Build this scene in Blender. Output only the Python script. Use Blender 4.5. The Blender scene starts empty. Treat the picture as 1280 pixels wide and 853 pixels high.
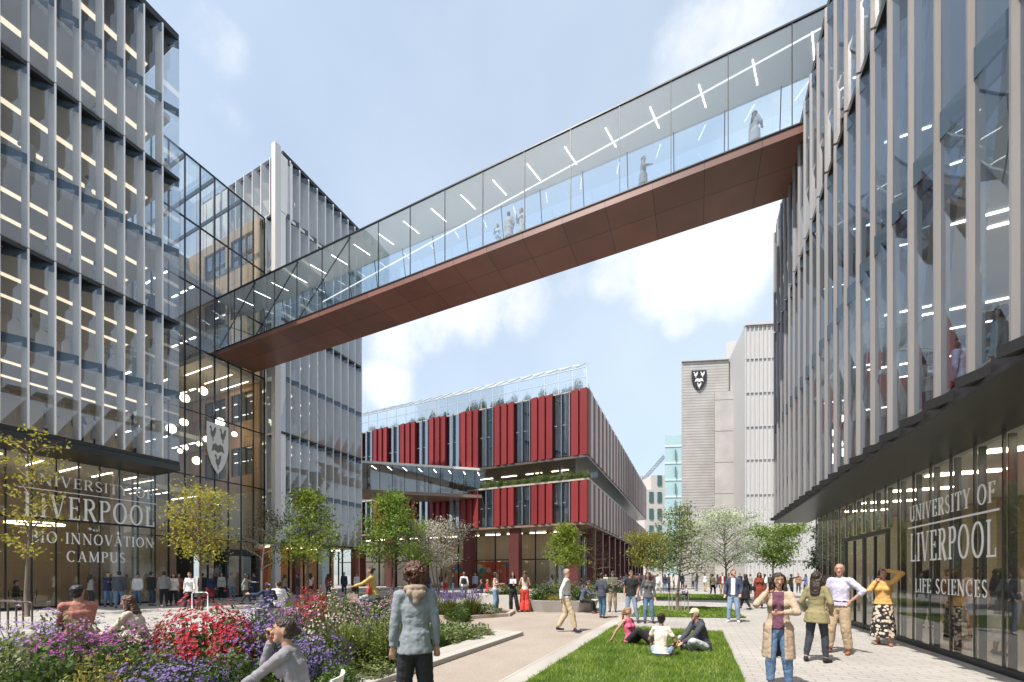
import bpy, bmesh, math, random
import numpy as np
from mathutils import Vector, Matrix
R = math.radians
random.seed(7); rng = np.random.default_rng(7)
scene = bpy.context.scene
col = scene.collection

# ---------------------------------------------------------------- site frame
# +Y runs along the street between the two glass blocks, +X across it to the right.
TH = math.atan(0.46); SN, CS = math.sin(TH), math.cos(TH); EYE = 1.65; FP = 500.0
def at(px, d):                        # site point seen at column px, d metres deep
    r = (px - 640) / FP
    return (d*(r*CS - SN), d*(r*SN + CS))
def gd(px, py):                       # ground point
    return at(px, EYE*FP/(py - 718.0))
def onY(px, Y):                       # x on the plane y = Y
    r = (px - 640) / FP
    return Y*(r*CS - SN)/(r*SN + CS)

# ---------------------------------------------------------------- materials
MATS = {}
def nodes_of(name):
    m = bpy.data.materials.new(name); m.use_nodes = True
    nt = m.node_tree; nt.nodes.clear()
    out = nt.nodes.new('ShaderNodeOutputMaterial')
    return m, nt, out
def pbr(name, c, rough=0.6, metal=0.0, var=0.12, scale=3.0, bump=0.0, bscale=40.0, coords='Object', spec=0.5, stretch=(1,1,1), each=0.0):
    if name in MATS: return MATS[name]
    m, nt, out = nodes_of(name); N, L = nt.nodes, nt.links
    b = N.new('ShaderNodeBsdfPrincipled'); L.new(b.outputs[0], out.inputs[0])
    b.inputs['Roughness'].default_value = rough; b.inputs['Metallic'].default_value = metal
    b.inputs['Specular IOR Level'].default_value = spec
    tc = N.new('ShaderNodeTexCoord'); mp = N.new('ShaderNodeMapping'); mp.inputs['Scale'].default_value = stretch
    L.new(tc.outputs[coords], mp.inputs[0])
    nz = N.new('ShaderNodeTexNoise'); nz.inputs['Scale'].default_value = scale; nz.inputs['Detail'].default_value = 5
    L.new(mp.outputs[0], nz.inputs['Vector'])
    mx = N.new('ShaderNodeMix'); mx.data_type = 'RGBA'
    lo = [max(0, v*(1-var)) for v in c]; hi = [min(1, v*(1+var)) for v in c]
    mx.inputs[6].default_value = (*lo, 1); mx.inputs[7].default_value = (*hi, 1)
    L.new(nz.outputs['Fac'], mx.inputs[0]); colr = mx.outputs[2]
    if each:                                             # every panel a slightly different batch of paint
        oi = N.new('ShaderNodeObjectInfo'); er = N.new('ShaderNodeMapRange'); er.inputs[3].default_value = 1-each; er.inputs[4].default_value = 1+each
        L.new(oi.outputs['Random'], er.inputs[0]); em = N.new('ShaderNodeMix'); em.data_type = 'RGBA'; em.blend_type = 'MULTIPLY'; em.inputs[0].default_value = 1
        L.new(colr, em.inputs[6]); L.new(er.outputs[0], em.inputs[7]); colr = em.outputs[2]
    L.new(colr, b.inputs['Base Color'])
    if bump:
        n2 = N.new('ShaderNodeTexNoise'); n2.inputs['Scale'].default_value = bscale; n2.inputs['Detail'].default_value = 3
        L.new(mp.outputs[0], n2.inputs['Vector'])
        bp = N.new('ShaderNodeBump'); bp.inputs['Strength'].default_value = bump; bp.inputs['Distance'].default_value = 0.02
        L.new(n2.outputs['Fac'], bp.inputs['Height']); L.new(bp.outputs[0], b.inputs['Normal'])
    MATS[name] = m; return m
def glass(name, tint=(0.86, 0.9, 0.92), base=0.05, gain=1.0, rough=0.0):
    if name in MATS: return MATS[name]
    m, nt, out = nodes_of(name); N, L = nt.nodes, nt.links
    fr = N.new('ShaderNodeFresnel')
    ge = N.new('ShaderNodeNewGeometry'); io = N.new('ShaderNodeMath'); io.operation = 'MULTIPLY_ADD'      # same reflectance from both sides of the sheet
    io.inputs[1].default_value = 1/1.5 - 1.5; io.inputs[2].default_value = 1.5
    L.new(ge.outputs['Backfacing'], io.inputs[0]); L.new(io.outputs[0], fr.inputs['IOR'])
    ma = N.new('ShaderNodeMath'); ma.operation = 'MULTIPLY_ADD'; ma.use_clamp = True
    ma.inputs[1].default_value = gain; ma.inputs[2].default_value = base
    L.new(fr.outputs[0], ma.inputs[0])
    t = N.new('ShaderNodeBsdfTransparent'); t.inputs[0].default_value = (*tint, 1)
    g = N.new('ShaderNodeBsdfGlossy'); g.inputs['Roughness'].default_value = rough; g.inputs[0].default_value = (0.95, 0.97, 1, 1)
    # faint waviness of real float glass
    tc = N.new('ShaderNodeTexCoord'); nz = N.new('ShaderNodeTexNoise'); nz.inputs['Scale'].default_value = 0.7
    L.new(tc.outputs['Object'], nz.inputs['Vector'])
    bp = N.new('ShaderNodeBump'); bp.inputs['Strength'].default_value = 0.06; bp.inputs['Distance'].default_value = 0.05
    L.new(nz.outputs['Fac'], bp.inputs['Height']); L.new(bp.outputs[0], g.inputs['Normal'])
    mx = N.new('ShaderNodeMixShader'); L.new(ma.outputs[0], mx.inputs[0]); L.new(t.outputs[0], mx.inputs[1]); L.new(g.outputs[0], mx.inputs[2])
    L.new(mx.outputs[0], out.inputs[0]); MATS[name] = m; return m
def emit(name, c, s):
    if name in MATS: return MATS[name]
    m, nt, out = nodes_of(name)
    e = nt.nodes.new('ShaderNodeEmission'); e.inputs[0].default_value = (*c, 1); e.inputs[1].default_value = s
    nt.links.new(e.outputs[0], out.inputs[0]); MATS[name] = m; return m
def leafmat(name, c1, c2, trans=0.35, rough=0.5):
    if name in MATS: return MATS[name]
    m, nt, out = nodes_of(name); N, L = nt.nodes, nt.links
    ge = N.new('ShaderNodeNewGeometry')
    mx = N.new('ShaderNodeMix'); mx.data_type = 'RGBA'
    mx.inputs[6].default_value = (*c1, 1); mx.inputs[7].default_value = (*c2, 1)
    L.new(ge.outputs['Random Per Island'], mx.inputs[0])
    d = N.new('ShaderNodeBsdfPrincipled'); d.inputs['Roughness'].default_value = rough; d.inputs['Specular IOR Level'].default_value = 0.3
    t = N.new('ShaderNodeBsdfTranslucent')
    L.new(mx.outputs[2], d.inputs['Base Color']); L.new(mx.outputs[2], t.inputs[0])
    ms = N.new('ShaderNodeMixShader'); ms.inputs[0].default_value = trans
    L.new(d.outputs[0], ms.inputs[1]); L.new(t.outputs[0], ms.inputs[2]); L.new(ms.outputs[0], out.inputs[0])
    MATS[name] = m; return m
def grassmat(name, cs):
    m, nt, out = nodes_of(name); N, L = nt.nodes, nt.links
    ge = N.new('ShaderNodeNewGeometry'); tc = N.new('ShaderNodeTexCoord'); nz = N.new('ShaderNodeTexNoise'); nz.inputs['Scale'].default_value = 1.7; nz.inputs['Detail'].default_value = 6
    L.new(tc.outputs['Object'], nz.inputs['Vector'])
    ma = N.new('ShaderNodeMath'); ma.operation = 'MULTIPLY_ADD'; ma.inputs[1].default_value = 0.45; L.new(ge.outputs['Random Per Island'], ma.inputs[0])
    mr = N.new('ShaderNodeMapRange'); mr.inputs[1].default_value = .32; mr.inputs[2].default_value = .68; mr.inputs[3].default_value = 0; mr.inputs[4].default_value = .55; L.new(nz.outputs['Fac'], mr.inputs[0]); L.new(mr.outputs[0], ma.inputs[2])
    rp = N.new('ShaderNodeValToRGB'); L.new(ma.outputs[0], rp.inputs[0]); e = rp.color_ramp.elements; e[0].color = (*cs[0], 1); e[1].color = (*cs[2], 1); q = e.new(.5); q.color = (*cs[1], 1)
    d = N.new('ShaderNodeBsdfPrincipled'); d.inputs['Roughness'].default_value = .45; t = N.new('ShaderNodeBsdfTranslucent'); ms = N.new('ShaderNodeMixShader'); ms.inputs[0].default_value = .4
    L.new(rp.outputs[0], d.inputs['Base Color']); L.new(rp.outputs[0], t.inputs[0]); L.new(d.outputs[0], ms.inputs[1]); L.new(t.outputs[0], ms.inputs[2]); L.new(ms.outputs[0], out.inputs[0]); return m
def brickmat(name, c1, c2, mortar, bw, bh, ms=0.01, rough=0.75, off=0.5, rot=0.0, coords='Object', rx=0.0, bump=0.2):
    if name in MATS: return MATS[name]
    m, nt, out = nodes_of(name); N, L = nt.nodes, nt.links
    tc = N.new('ShaderNodeTexCoord'); mp = N.new('ShaderNodeMapping'); mp.inputs['Rotation'].default_value = (rx, 0, rot)
    L.new(tc.outputs[coords], mp.inputs[0])
    br = N.new('ShaderNodeTexBrick'); br.inputs['Scale'].default_value = 1.0
    br.inputs['Color1'].default_value = (*c1, 1); br.inputs['Color2'].default_value = (*c2, 1); br.inputs['Mortar'].default_value = (*mortar, 1)
    br.inputs['Brick Width'].default_value = bw; br.inputs['Row Height'].default_value = bh; br.inputs['Mortar Size'].default_value = ms
    br.offset = off
    L.new(mp.outputs[0], br.inputs['Vector'])
    nz = N.new('ShaderNodeTexNoise'); nz.inputs['Scale'].default_value = 0.6; nz.inputs['Detail'].default_value = 8
    L.new(tc.outputs[coords], nz.inputs['Vector'])
    cr = N.new('ShaderNodeMapRange'); cr.inputs[1].default_value = 0.3; cr.inputs[2].default_value = 0.7; cr.inputs[3].default_value = 0.86; cr.inputs[4].default_value = 1.08
    L.new(nz.outputs['Fac'], cr.inputs[0])
    mu = N.new('ShaderNodeMix'); mu.data_type = 'RGBA'; mu.blend_type = 'MULTIPLY'; mu.inputs[0].default_value = 1
    L.new(br.outputs['Color'], mu.inputs[6]); L.new(cr.outputs[0], mu.inputs[7])
    b = N.new('ShaderNodeBsdfPrincipled'); b.inputs['Roughness'].default_value = rough
    L.new(mu.outputs[2], b.inputs['Base Color'])
    bp = N.new('ShaderNodeBump'); bp.inputs['Strength'].default_value = bump; bp.inputs['Distance'].default_value = 0.01; bp.invert = True
    L.new(br.outputs['Fac'], bp.inputs['Height']); L.new(bp.outputs[0], b.inputs['Normal'])
    L.new(b.outputs[0], out.inputs[0]); MATS[name] = m; return m
def speckle(name, cs, scale=180, rough=0.9):
    if name in MATS: return MATS[name]
    m, nt, out = nodes_of(name); N, L = nt.nodes, nt.links
    tc = N.new('ShaderNodeTexCoord'); vo = N.new('ShaderNodeTexVoronoi'); vo.inputs['Scale'].default_value = scale
    L.new(tc.outputs['Object'], vo.inputs['Vector'])
    sp = N.new('ShaderNodeSeparateColor'); L.new(vo.outputs['Color'], sp.inputs[0])
    rp = N.new('ShaderNodeValToRGB'); L.new(sp.outputs[0], rp.inputs[0])
    rp.color_ramp.elements[0].color = (*cs[0], 1); rp.color_ramp.elements[1].color = (*cs[-1], 1)
    for k, c in enumerate(cs[1:-1]):
        e = rp.color_ramp.elements.new((k+1)/(len(cs)-1)); e.color = (*c, 1)
    nz = N.new('ShaderNodeTexNoise'); nz.inputs['Scale'].default_value = 0.8; nz.inputs['Detail'].default_value = 6
    L.new(tc.outputs['Object'], nz.inputs['Vector'])
    cr = N.new('ShaderNodeMapRange'); cr.inputs[1].default_value = 0.3; cr.inputs[2].default_value = 0.7; cr.inputs[3].default_value = 0.88; cr.inputs[4].default_value = 1.08
    L.new(nz.outputs['Fac'], cr.inputs[0])
    mu = N.new('ShaderNodeMix'); mu.data_type = 'RGBA'; mu.blend_type = 'MULTIPLY'; mu.inputs[0].default_value = 1
    L.new(rp.outputs[0], mu.inputs[6]); L.new(cr.outputs[0], mu.inputs[7])
    b = N.new('ShaderNodeBsdfPrincipled'); b.inputs['Roughness'].default_value = rough; L.new(mu.outputs[2], b.inputs['Base Color'])
    bp = N.new('ShaderNodeBump'); bp.inputs['Strength'].default_value = 0.25; bp.inputs['Distance'].default_value = 0.006
    L.new(vo.outputs['Distance'], bp.inputs['Height']); L.new(bp.outputs[0], b.inputs['Normal'])
    L.new(b.outputs[0], out.inputs[0]); MATS[name] = m; return m

# ---------------------------------------------------------------- objects
WORLD = {}
def tag(o, label=None, cat=None, group=None, kind=None):
    if label: o['label'] = label
    if cat: o['category'] = cat
    if group: o['group'] = group
    if kind: o['kind'] = kind
    return o
def empty(name, loc, label, cat, group=None, rz=0.0):
    o = bpy.data.objects.new(name, None); col.objects.link(o); o.location = loc; o.rotation_euler = (0, 0, rz)
    o.empty_display_size = 0.3
    WORLD[o] = Vector(loc); return tag(o, label, cat, group)
def link(name, me, parent=None, loc=None):
    o = bpy.data.objects.new(name, me); col.objects.link(o)
    if parent is not None: o.parent = parent; WORLD[o] = WORLD.get(parent, Vector())
    else:
        WORLD[o] = Vector(loc or (0, 0, 0))
        o.location = WORLD[o]
    return o
class MB:
    """collects boxes, prisms and tubes in site coordinates; build() links them as one mesh object"""
    def __init__(s): s.v = []; s.f = []; s.m = []; s.sm = []
    def add(s, vs, fs, m=0, smooth=False):
        b = len(s.v); s.v += [tuple(v) for v in vs]
        for f in fs: s.f.append([b+i for i in f]); s.m.append(m); s.sm.append(smooth)
        return s
    def box(s, x0, x1, y0, y1, z0, z1, m=0):
        x0, x1 = sorted((x0, x1)); y0, y1 = sorted((y0, y1)); z0, z1 = sorted((z0, z1))
        return s.add([(x0,y0,z0),(x1,y0,z0),(x1,y1,z0),(x0,y1,z0),(x0,y0,z1),(x1,y0,z1),(x1,y1,z1),(x0,y1,z1)],
              [(0,3,2,1),(4,5,6,7),(0,1,5,4),(1,2,6,5),(2,3,7,6),(3,0,4,7)], m)
    def bar(s, a, b, w, h, m=0, up=(0,0,1)):           # rectangular bar between two points
        a, b = Vector(a), Vector(b); d = (b-a).normalized(); u = Vector(up)
        if abs(d.dot(u)) > 0.95: u = Vector((1,0,0))
        sx = d.cross(u).normalized(); sz = sx.cross(d).normalized()
        vs = []
        for p in (a, b):
            for i, j in ((-1,-1),(1,-1),(1,1),(-1,1)): vs.append(p + sx*(i*w/2) + sz*(j*h/2))
        return s.add(vs, [(0,1,2,3),(7,6,5,4),(0,4,5,1),(1,5,6,2),(2,6,7,3),(3,7,4,0)], m)
    def prism(s, pts, z0, z1, m=0):                    # plan polygon extruded upward
        n = len(pts); ar = sum(pts[i][0]*pts[(i+1)%n][1]-pts[(i+1)%n][0]*pts[i][1] for i in range(n))
        if ar < 0: pts = pts[::-1]
        vs = [(p[0],p[1],z0) for p in pts]+[(p[0],p[1],z1) for p in pts]
        fs = [tuple(range(n))[::-1], tuple(range(n,2*n))]+[(i,(i+1)%n,n+(i+1)%n,n+i) for i in range(n)]
        return s.add(vs, fs, m)
    def quad(s, a, b, c, d, m=0): return s.add([a,b,c,d], [(0,1,2,3)], m)
    def tube(s, pts, rad, seg=8, m=0, smooth=True, cap=True):
        pts = [Vector(p) for p in pts]; n = len(pts)
        rad = rad if isinstance(rad, (list, tuple)) else [rad]*n
        vs = []; fs = []; up = Vector((0.13, 0.27, 1)).normalized()
        for i, p in enumerate(pts):
            d = (pts[min(i+1,n-1)]-pts[max(i-1,0)]).normalized()
            u = up if abs(d.dot(up)) < 0.95 else Vector((1,0,0))
            sx = d.cross(u).normalized(); sy = d.cross(sx)
            for k in range(seg):
                a = 2*math.pi*k/seg; vs.append(p + (sx*math.cos(a)+sy*math.sin(a))*rad[i])
        for i in range(n-1):
            for k in range(seg): fs.append((i*seg+k, i*seg+(k+1)%seg, (i+1)*seg+(k+1)%seg, (i+1)*seg+k))
        if cap: fs.append(tuple(range(seg))); fs.append(tuple(range((n-1)*seg, n*seg))[::-1])
        return s.add(vs, fs, m, smooth)
    def ball(s, c, r, seg=12, rings=8, m=0):
        r = r if isinstance(r, (tuple, list)) else (r, r, r); vs = []; fs = []
        for i in range(1, rings):
            t = math.pi*i/rings
            for k in range(seg):
                a = 2*math.pi*k/seg
                vs.append((c[0]+r[0]*math.sin(t)*math.cos(a), c[1]+r[1]*math.sin(t)*math.sin(a), c[2]+r[2]*math.cos(t)))
        top = len(vs); vs.append((c[0],c[1],c[2]+r[2])); vs.append((c[0],c[1],c[2]-r[2]))
        for i in range(rings-2):
            for k in range(seg): fs.append((i*seg+k, (i+1)*seg+k, (i+1)*seg+(k+1)%seg, i*seg+(k+1)%seg))
        for k in range(seg):
            fs.append((top, k, (k+1)%seg)); b = (rings-2)*seg; fs.append((top+1, b+(k+1)%seg, b+k))
        return s.add(vs, fs, m, True)
    def build(s, name, mats, parent=None, loc=None, bevel=0.0):
        off = WORLD[parent] if parent is not None else Vector(loc or (0,0,0))
        me = bpy.data.meshes.new(name)
        me.from_pydata([(v[0]-off[0], v[1]-off[1], v[2]-off[2]) for v in s.v], [], s.f)
        if not isinstance(mats, (list, tuple)): mats = [mats]
        for m in mats: me.materials.append(m)
        me.polygons.foreach_set('material_index', s.m); me.polygons.foreach_set('use_smooth', s.sm)
        me.update()
        o = link(name, me, parent, loc)
        if bevel:
            b = o.modifiers.new('b', 'BEVEL'); b.width = bevel; b.segments = 2; b.limit_method = 'ANGLE'
        return o
def np_mesh(name, V, F, mats, mi=None, smooth=False):
    me = bpy.data.meshes.new(name); V = np.asarray(V, dtype=np.float32); F = np.asarray(F, dtype=np.int32); k = F.shape[1]
    me.vertices.add(len(V)); me.vertices.foreach_set('co', V.ravel())
    me.loops.add(F.size); me.loops.foreach_set('vertex_index', F.ravel())
    me.polygons.add(len(F)); me.polygons.foreach_set('loop_start', np.arange(len(F), dtype=np.int32)*k)
    if mi is not None: me.polygons.foreach_set('material_index', np.asarray(mi, dtype=np.int32))
    if smooth: me.polygons.foreach_set('use_smooth', np.ones(len(F), dtype=bool))
    me.update(calc_edges=True)
    for m in (mats if isinstance(mats, (list, tuple)) else [mats]): me.materials.append(m)
    return me

# common materials
FIN   = pbr('pale_metal_fin', (0.78, 0.755, 0.725), 0.5, 0.1, 0.10, 0.5, each=0.05)
DARK  = pbr('dark_bronze_metal', (0.035, 0.034, 0.033), 0.4, 0.4, 0.15, 2.0)
SOFF  = pbr('dark_green_grey_soffit', (0.055, 0.058, 0.054), 0.32, 0.55, 0.15, 0.7)
SPAN  = pbr('blue_grey_spandrel', (0.07, 0.10, 0.13), 0.22, 0.2, 0.12, 1.0)
FRAME = pbr('dark_window_frame', (0.025, 0.03, 0.034), 0.4, 0.5, 0.1, 4)
CEIL  = pbr('pale_ceiling', (0.70, 0.67, 0.61), 0.8, 0, 0.05, 1)
WALLI = pbr('pale_inner_wall', (0.72, 0.66, 0.57), 0.8, 0, 0.12, 0.5)
FLOORI= pbr('inner_floor', (0.34, 0.30, 0.26), 0.5, 0, 0.1, 1)
CONC  = pbr('pale_concrete', (0.42, 0.39, 0.35), 0.85, 0, 0.14, 3, 0.15, 60)
WHITE = pbr('white_lettering', (0.88, 0.87, 0.84), 0.6, 0, 0.02)
G_L   = glass('glass_sawtooth', (0.90, 0.91, 0.91), 0.11, 0.9)
G_R   = glass('glass_sunny_side', (0.56, 0.65, 0.74), 0.09, 0.9)
G_SHOP= glass('glass_shopfront', (0.88, 0.90, 0.89), 0.03, 1.0)
G_ATR = glass('glass_atrium', (0.82, 0.88, 0.91), 0.12, 1.0)
G_ATL = glass('glass_atrium_low', (0.90, 0.91, 0.88), 0.03, 0.8)
G_BR  = glass('glass_bridge', (0.80, 0.89, 0.95), 0.10, 1.0)
G_ROOF= glass('glass_canopy', (0.84, 0.90, 0.93), 0.17, 1.1)
LAMP  = emit('warm_strip_light', (1.0, 0.84, 0.62), 0.75)
LAMPC = emit('cool_strip_light', (1.0, 0.95, 0.88), 6.0)
GLOBE = emit('warm_globe_light', (1.0, 0.88, 0.68), 4.0)
PANEL = emit('lobby_light_panel', (1.0, 0.84, 0.62), 4.5)
# ================================================================ SETTING
pav = brickmat('pale_stone_paving', (0.385, 0.36, 0.335), (0.335, 0.312, 0.29), (0.20, 0.185, 0.17), 0.42, 0.16, 0.009, 0.8)
resin = speckle('beige_resin_gravel', [(0.22,0.178,0.145),(0.30,0.25,0.21),(0.38,0.325,0.275),(0.28,0.225,0.18)], 130)
kerbm = brickmat('kerb_stone', (0.40, 0.37, 0.335), (0.36, 0.335, 0.30), (0.2, 0.18, 0.16), 0.9, 5.0, 0.008, 0.8, bump=0.1)
soil = pbr('dark_soil', (0.045, 0.035, 0.025), 0.95, 0, 0.4, 12, 0.5, 30)
turf = pbr('turf_base', (0.05, 0.09, 0.018), 0.95, 0, 0.35, 6, 0.4, 60)
def sheet(name, pts, z, m):
    mb = MB(); mb.add([(p[0],p[1],z) for p in pts], [tuple(range(len(pts)))])
    o = mb.build(name, m); tag(o, kind='structure'); return o
sheet('ground', [(-500,-60),(500,-60),(500,700),(-500,700)], 0.0, pav)
# beige gravel path: along the lawn kerb, opening into a forecourt
sheet('path', [(-4.2,-6),(-2.75,-6),(-2.75,12.75),(-2.75,17.2),(-5.2,19.0),(-9,19.4),(-17,19.4),(-17,16.6),(-8.3,16.6),(-6.5,14.2),(-8.8,11.95),(-15.5,11.95),(-15.5,9.95),(-4.2,9.95)], 0.006, resin)
k = MB(); k.box(-2.75,-2.36,-6,17.2,0,0.012); tag(k.build('kerb', kerbm), kind='structure')
# planting bed one: kerb and soil
BED1 = [(-4.9,-2),(-4.9,9.75),(-6.9,9.75),(-9.4,7.6),(-9.9,4.6),(-10.4,2.2),(-9.6,-2)]
sheet('planting_soil', BED1, 0.05, soil)
k = MB(); k.prism([(-4.9,-6),(-4.23,-6),(-4.23,9.93),(-4.9,9.74)], 0, 0.10); k.prism([(-4.9,9.76),(-4.23,9.95),(-7.0,9.95),(-6.9,9.76)],0,0.10)
tag(k.build('bed_kerb', kerbm, bevel=0.012), kind='structure')
BED2 = [(-6.75,14.1),(-7.6,12.75),(-9.2,12.2),(-15.4,12.2),(-15.4,16.3),(-8.5,16.3),(-7.1,15.4)]
sheet('planting_soil', BED2, 0.06, soil)
k = MB()
def ribbon(mb, pts, w, z0, z1):
    for i in range(len(pts)-1):
        a, b = Vector((*pts[i],0)), Vector((*pts[i+1],0)); d = (b-a).normalized(); nrm = Vector((d.y,-d.x,0))*w
        mb.prism([(a.x,a.y),(b.x,b.y),(b.x+nrm.x,b.y+nrm.y),(a.x+nrm.x,a.y+nrm.y)], z0, z1+0.0004*i)
ribbon(k, [(-15.4,12.2),(-9.2,12.2),(-7.6,12.75),(-6.75,14.1),(-7.1,15.4),(-8.5,16.3)], 0.16, 0, 0.13)
tag(k.build('bed_kerb', pbr('terracotta_kerb',(0.42,0.33,0.27),0.85,0,0.15,5)), kind='structure')
# lawns
LAWNS = [[(-2.34,-3),(0.68,-3),(0.68,12.8),(-2.34,12.8)],
         [(-2.3,16.0),(1.7,17.3),(1.5,22.3),(-2.6,21.6)],
         [(-2.9,27.2),(3.2,29.0),(3.0,36.5),(-3.4,35.6)],
         [(-21.5,13.5),(-18.2,13.5),(-18.2,15.4),(-21.5,15.4)],
         [(-16.0,3.4),(-13.2,3.4),(-13.2,4.4),(-16.0,4.4)]]
for p in LAWNS: sheet('lawn_base', p, 0.02, turf)
grassm = grassmat('grass_blade', [(0.085,0.17,0.02),(0.19,0.29,0.03),(0.38,0.44,0.10)])
def grass(poly, n, h, w):
    xs=[p[0] for p in poly]; ys=[p[1] for p in poly]
    P = np.column_stack([rng.uniform(min(xs),max(xs),n*2), rng.uniform(min(ys),max(ys),n*2)])
    ins = np.zeros(len(P),bool); j=len(poly)-1
    for i in range(len(poly)):
        xi,yi=poly[i]; xj,yj=poly[j]
        c=((yi>P[:,1])!=(yj>P[:,1]))&(P[:,0]<(xj-xi)*(P[:,1]-yi)/(yj-yi+1e-9)+xi); ins^=c; j=i
    P=P[ins][:n]; n=len(P)
    lump = 0.55+0.75*(0.5+0.5*np.sin(P[:,0]*9.1+np.sin(P[:,1]*5.3)*2)*np.sin(P[:,1]*7.7+np.sin(P[:,0]*4.1)*2))
    hh = h*rng.uniform(0.5,1.15,n)*lump; a=rng.uniform(0,2*np.pi,n); b=rng.uniform(0,2*np.pi,n)
    le=hh*rng.uniform(0.2,0.9,n)
    V=np.zeros((n,3,3)); V[:,0,:2]=P+np.column_stack([np.cos(a),np.sin(a)])*w/2; V[:,1,:2]=P-np.column_stack([np.cos(a),np.sin(a)])*w/2
    V[:,2,:2]=P+np.column_stack([np.cos(b),np.sin(b)])*le[:,None]; V[:,2,2]=hh; V[:,:,2]+=0.02
    return V.reshape(-1,3)
Vs=[grass([(-2.34,3.5),(0.68,3.5),(0.68,12.8),(-2.34,12.8)],62000,0.075,0.011), grass(LAWNS[1],16000,0.06,0.03), grass(LAWNS[2],8000,0.06,0.06), grass(LAWNS[3],5000,0.06,0.03), grass(LAWNS[4],3000,0.06,0.025)]
V=np.concatenate(Vs); tag(link('grass', np_mesh('grass',V,np.arange(len(V)).reshape(-1,3),grassm)), 'short bright green grass growing on the lawns', 'grass', kind='stuff')

# ================================================================ SAWTOOTH FACADES
def facade(root, O, u, n, edges, tiers, e, depth, g, last_fin=True, fin_d=0.85, fin_t=0.055, span=True, finm=None):
    """toothed curtain wall: every pane is flush along its foot and leans back at its near top corner"""
    finm = finm or FIN
    P = lambda s, z, o: (O[0]+u[0]*s+n[0]*o, O[1]+u[1]*s+n[1]*o, z)
    def slab(mb, s0, s1, o0, o1, z0, z1, m=0):
        mb.prism([P(s0,0,o0)[:2],P(s1,0,o0)[:2],P(s1,0,o1)[:2],P(s0,0,o1)[:2]], z0, z1, m)
    S0, S1 = edges[0], edges[-1]
    for ti, (z0, z1, mids) in enumerate(tiers):
        lv = [z0+0.06] + list(mids) + [z1-0.04]
        back = lambda z, s, s0, s1: -0.02 - e*(z-z0)/(z1-z0)*(1-(s-s0)/(s1-s0))
        for i in range(len(edges)-1):
            s0, s1 = edges[i]+0.03, edges[i+1]-0.03
            mb = MB()
            for a, b in zip(lv[:-1], lv[1:]):
                k = 3
                for q in range(k):
                    za, zb = a+(b-a)*q/k, a+(b-a)*(q+1)/k
                    mb.quad(P(s0,za,back(za,s0,s0,s1)), P(s1,za,back(za,s1,s0,s1)), P(s1,zb,back(zb,s1,s0,s1)), P(s0,zb,back(zb,s0,s0,s1)))
            pane = mb.build('window_pane', g, root)
            if span:
                for z in list(mids)+[z1-0.06]:
                    mb = MB(); h = 0.42
                    A=P(s0,z-h,back(z-h,s0,s0,s1)+0.014); B=P(s1,z-h,back(z-h,s1,s0,s1)+0.014); C=P(s1,z,back(z,s1,s0,s1)+0.014); D=P(s0,z,back(z,s0,s0,s1)+0.014)
                    A2,B2,C2,D2=[(p[0]-n[0]*0.05,p[1]-n[1]*0.05,p[2]) for p in (A,B,C,D)]
                    mb.add([A,B,C,D,A2,B2,C2,D2],[(0,1,2,3),(7,6,5,4),(0,4,5,1),(1,5,6,2),(2,6,7,3),(3,7,4,0)])
                    mb.build('spandrel', SPAN, pane)
        for i in range(len(edges)):
            if i == 0 and not last_fin: pass
            if i == len(edges)-1 and not last_fin: continue
            s = edges[i]; mb = MB(); slab(mb, s-fin_t/2, s+fin_t/2, 0.05, -fin_d, z0+0.03, z1-0.03)
            mb.build('fin', finm, root)
        mb = MB(); slab(mb, S0, S1, -0.012, -0.5, z0-0.16, z0+0.02, 0); slab(mb, S0, S1, -0.5, -depth, z0-0.16, z0+0.02, 1)
        mb.build('floor_slab', [DARK, CEIL], root)
        for z in mids:
            mb = MB(); slab(mb, S0+0.05, S1-0.05, -e-0.12, -depth, z-0.30, z-0.02, 0); mb.build('floor_slab', CEIL, root)
    return P
def strips(root, boxes, m=LAMP, name='ceiling_light'):
    for b in boxes:
        mb = MB(); mb.box(*b); mb.build(name, m, root)

# ---------------------------------------------------------------- left laboratory block
L = empty('laboratory_block', (-25.8, 8.4, 0), 'tall glass block with pale vertical fins and a dark soffit, nearest on the left', 'building')
EL = [5.285+0.785*i for i in range(10)]
TL = [(7.8,15.5,[11.7]), (15.5,23.4,[19.5]), (23.4,31.0,[27.2])]
facade(L, (-25.8,0), (0,1), (1,0), EL, TL, 0.72, 7.0, G_L, last_fin=False, fin_d=0.66)
mb = MB()
for z0,z1,m in TL:
    mb.quad((-25.82,12.34,z0+.05),(-31.2,12.34,z0+.05),(-31.2,12.34,z1-.05),(-25.82,12.34,z1-.05))
mb.build('window_pane', glass('glass_corner',(0.82,0.9,0.95),0.05,1.0), L)
mb = MB(); mb.box(-33.2,-32.9,5.3,12.3,7.9,31); mb.build('inner_wall', WALLI, L)
mb = MB(); mb.box(-46,-25.85,5.08,5.26,7.6,31.0); mb.box(-46,-33.2,12.2,12.4,0,31); mb.build('end_wall', pbr('grey_end_wall',(0.35,0.34,0.33),0.6), L)
mb = MB(); mb.box(-46,-25.86,5.08,12.34,31.0,31.35); mb.build('roof', DARK, L)
bx=[]
for z in (11.4,15.34,19.2,23.24,26.9,30.9):
    for x in (-28.7,-30.9): bx.append((x-.16,x+.16,5.6,12.1,z-0.02,z-0.003))
strips(L, bx, LAMP)
mb = MB(); mb.box(-28.6,-25.78,5.05,12.36,7.32,7.62); mb.build('soffit', SOFF, L)
mb = MB(); mb.box(-45,-28.6,5.05,12.36,7.30,7.6); mb.build('lobby_ceiling', CEIL, L)
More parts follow.
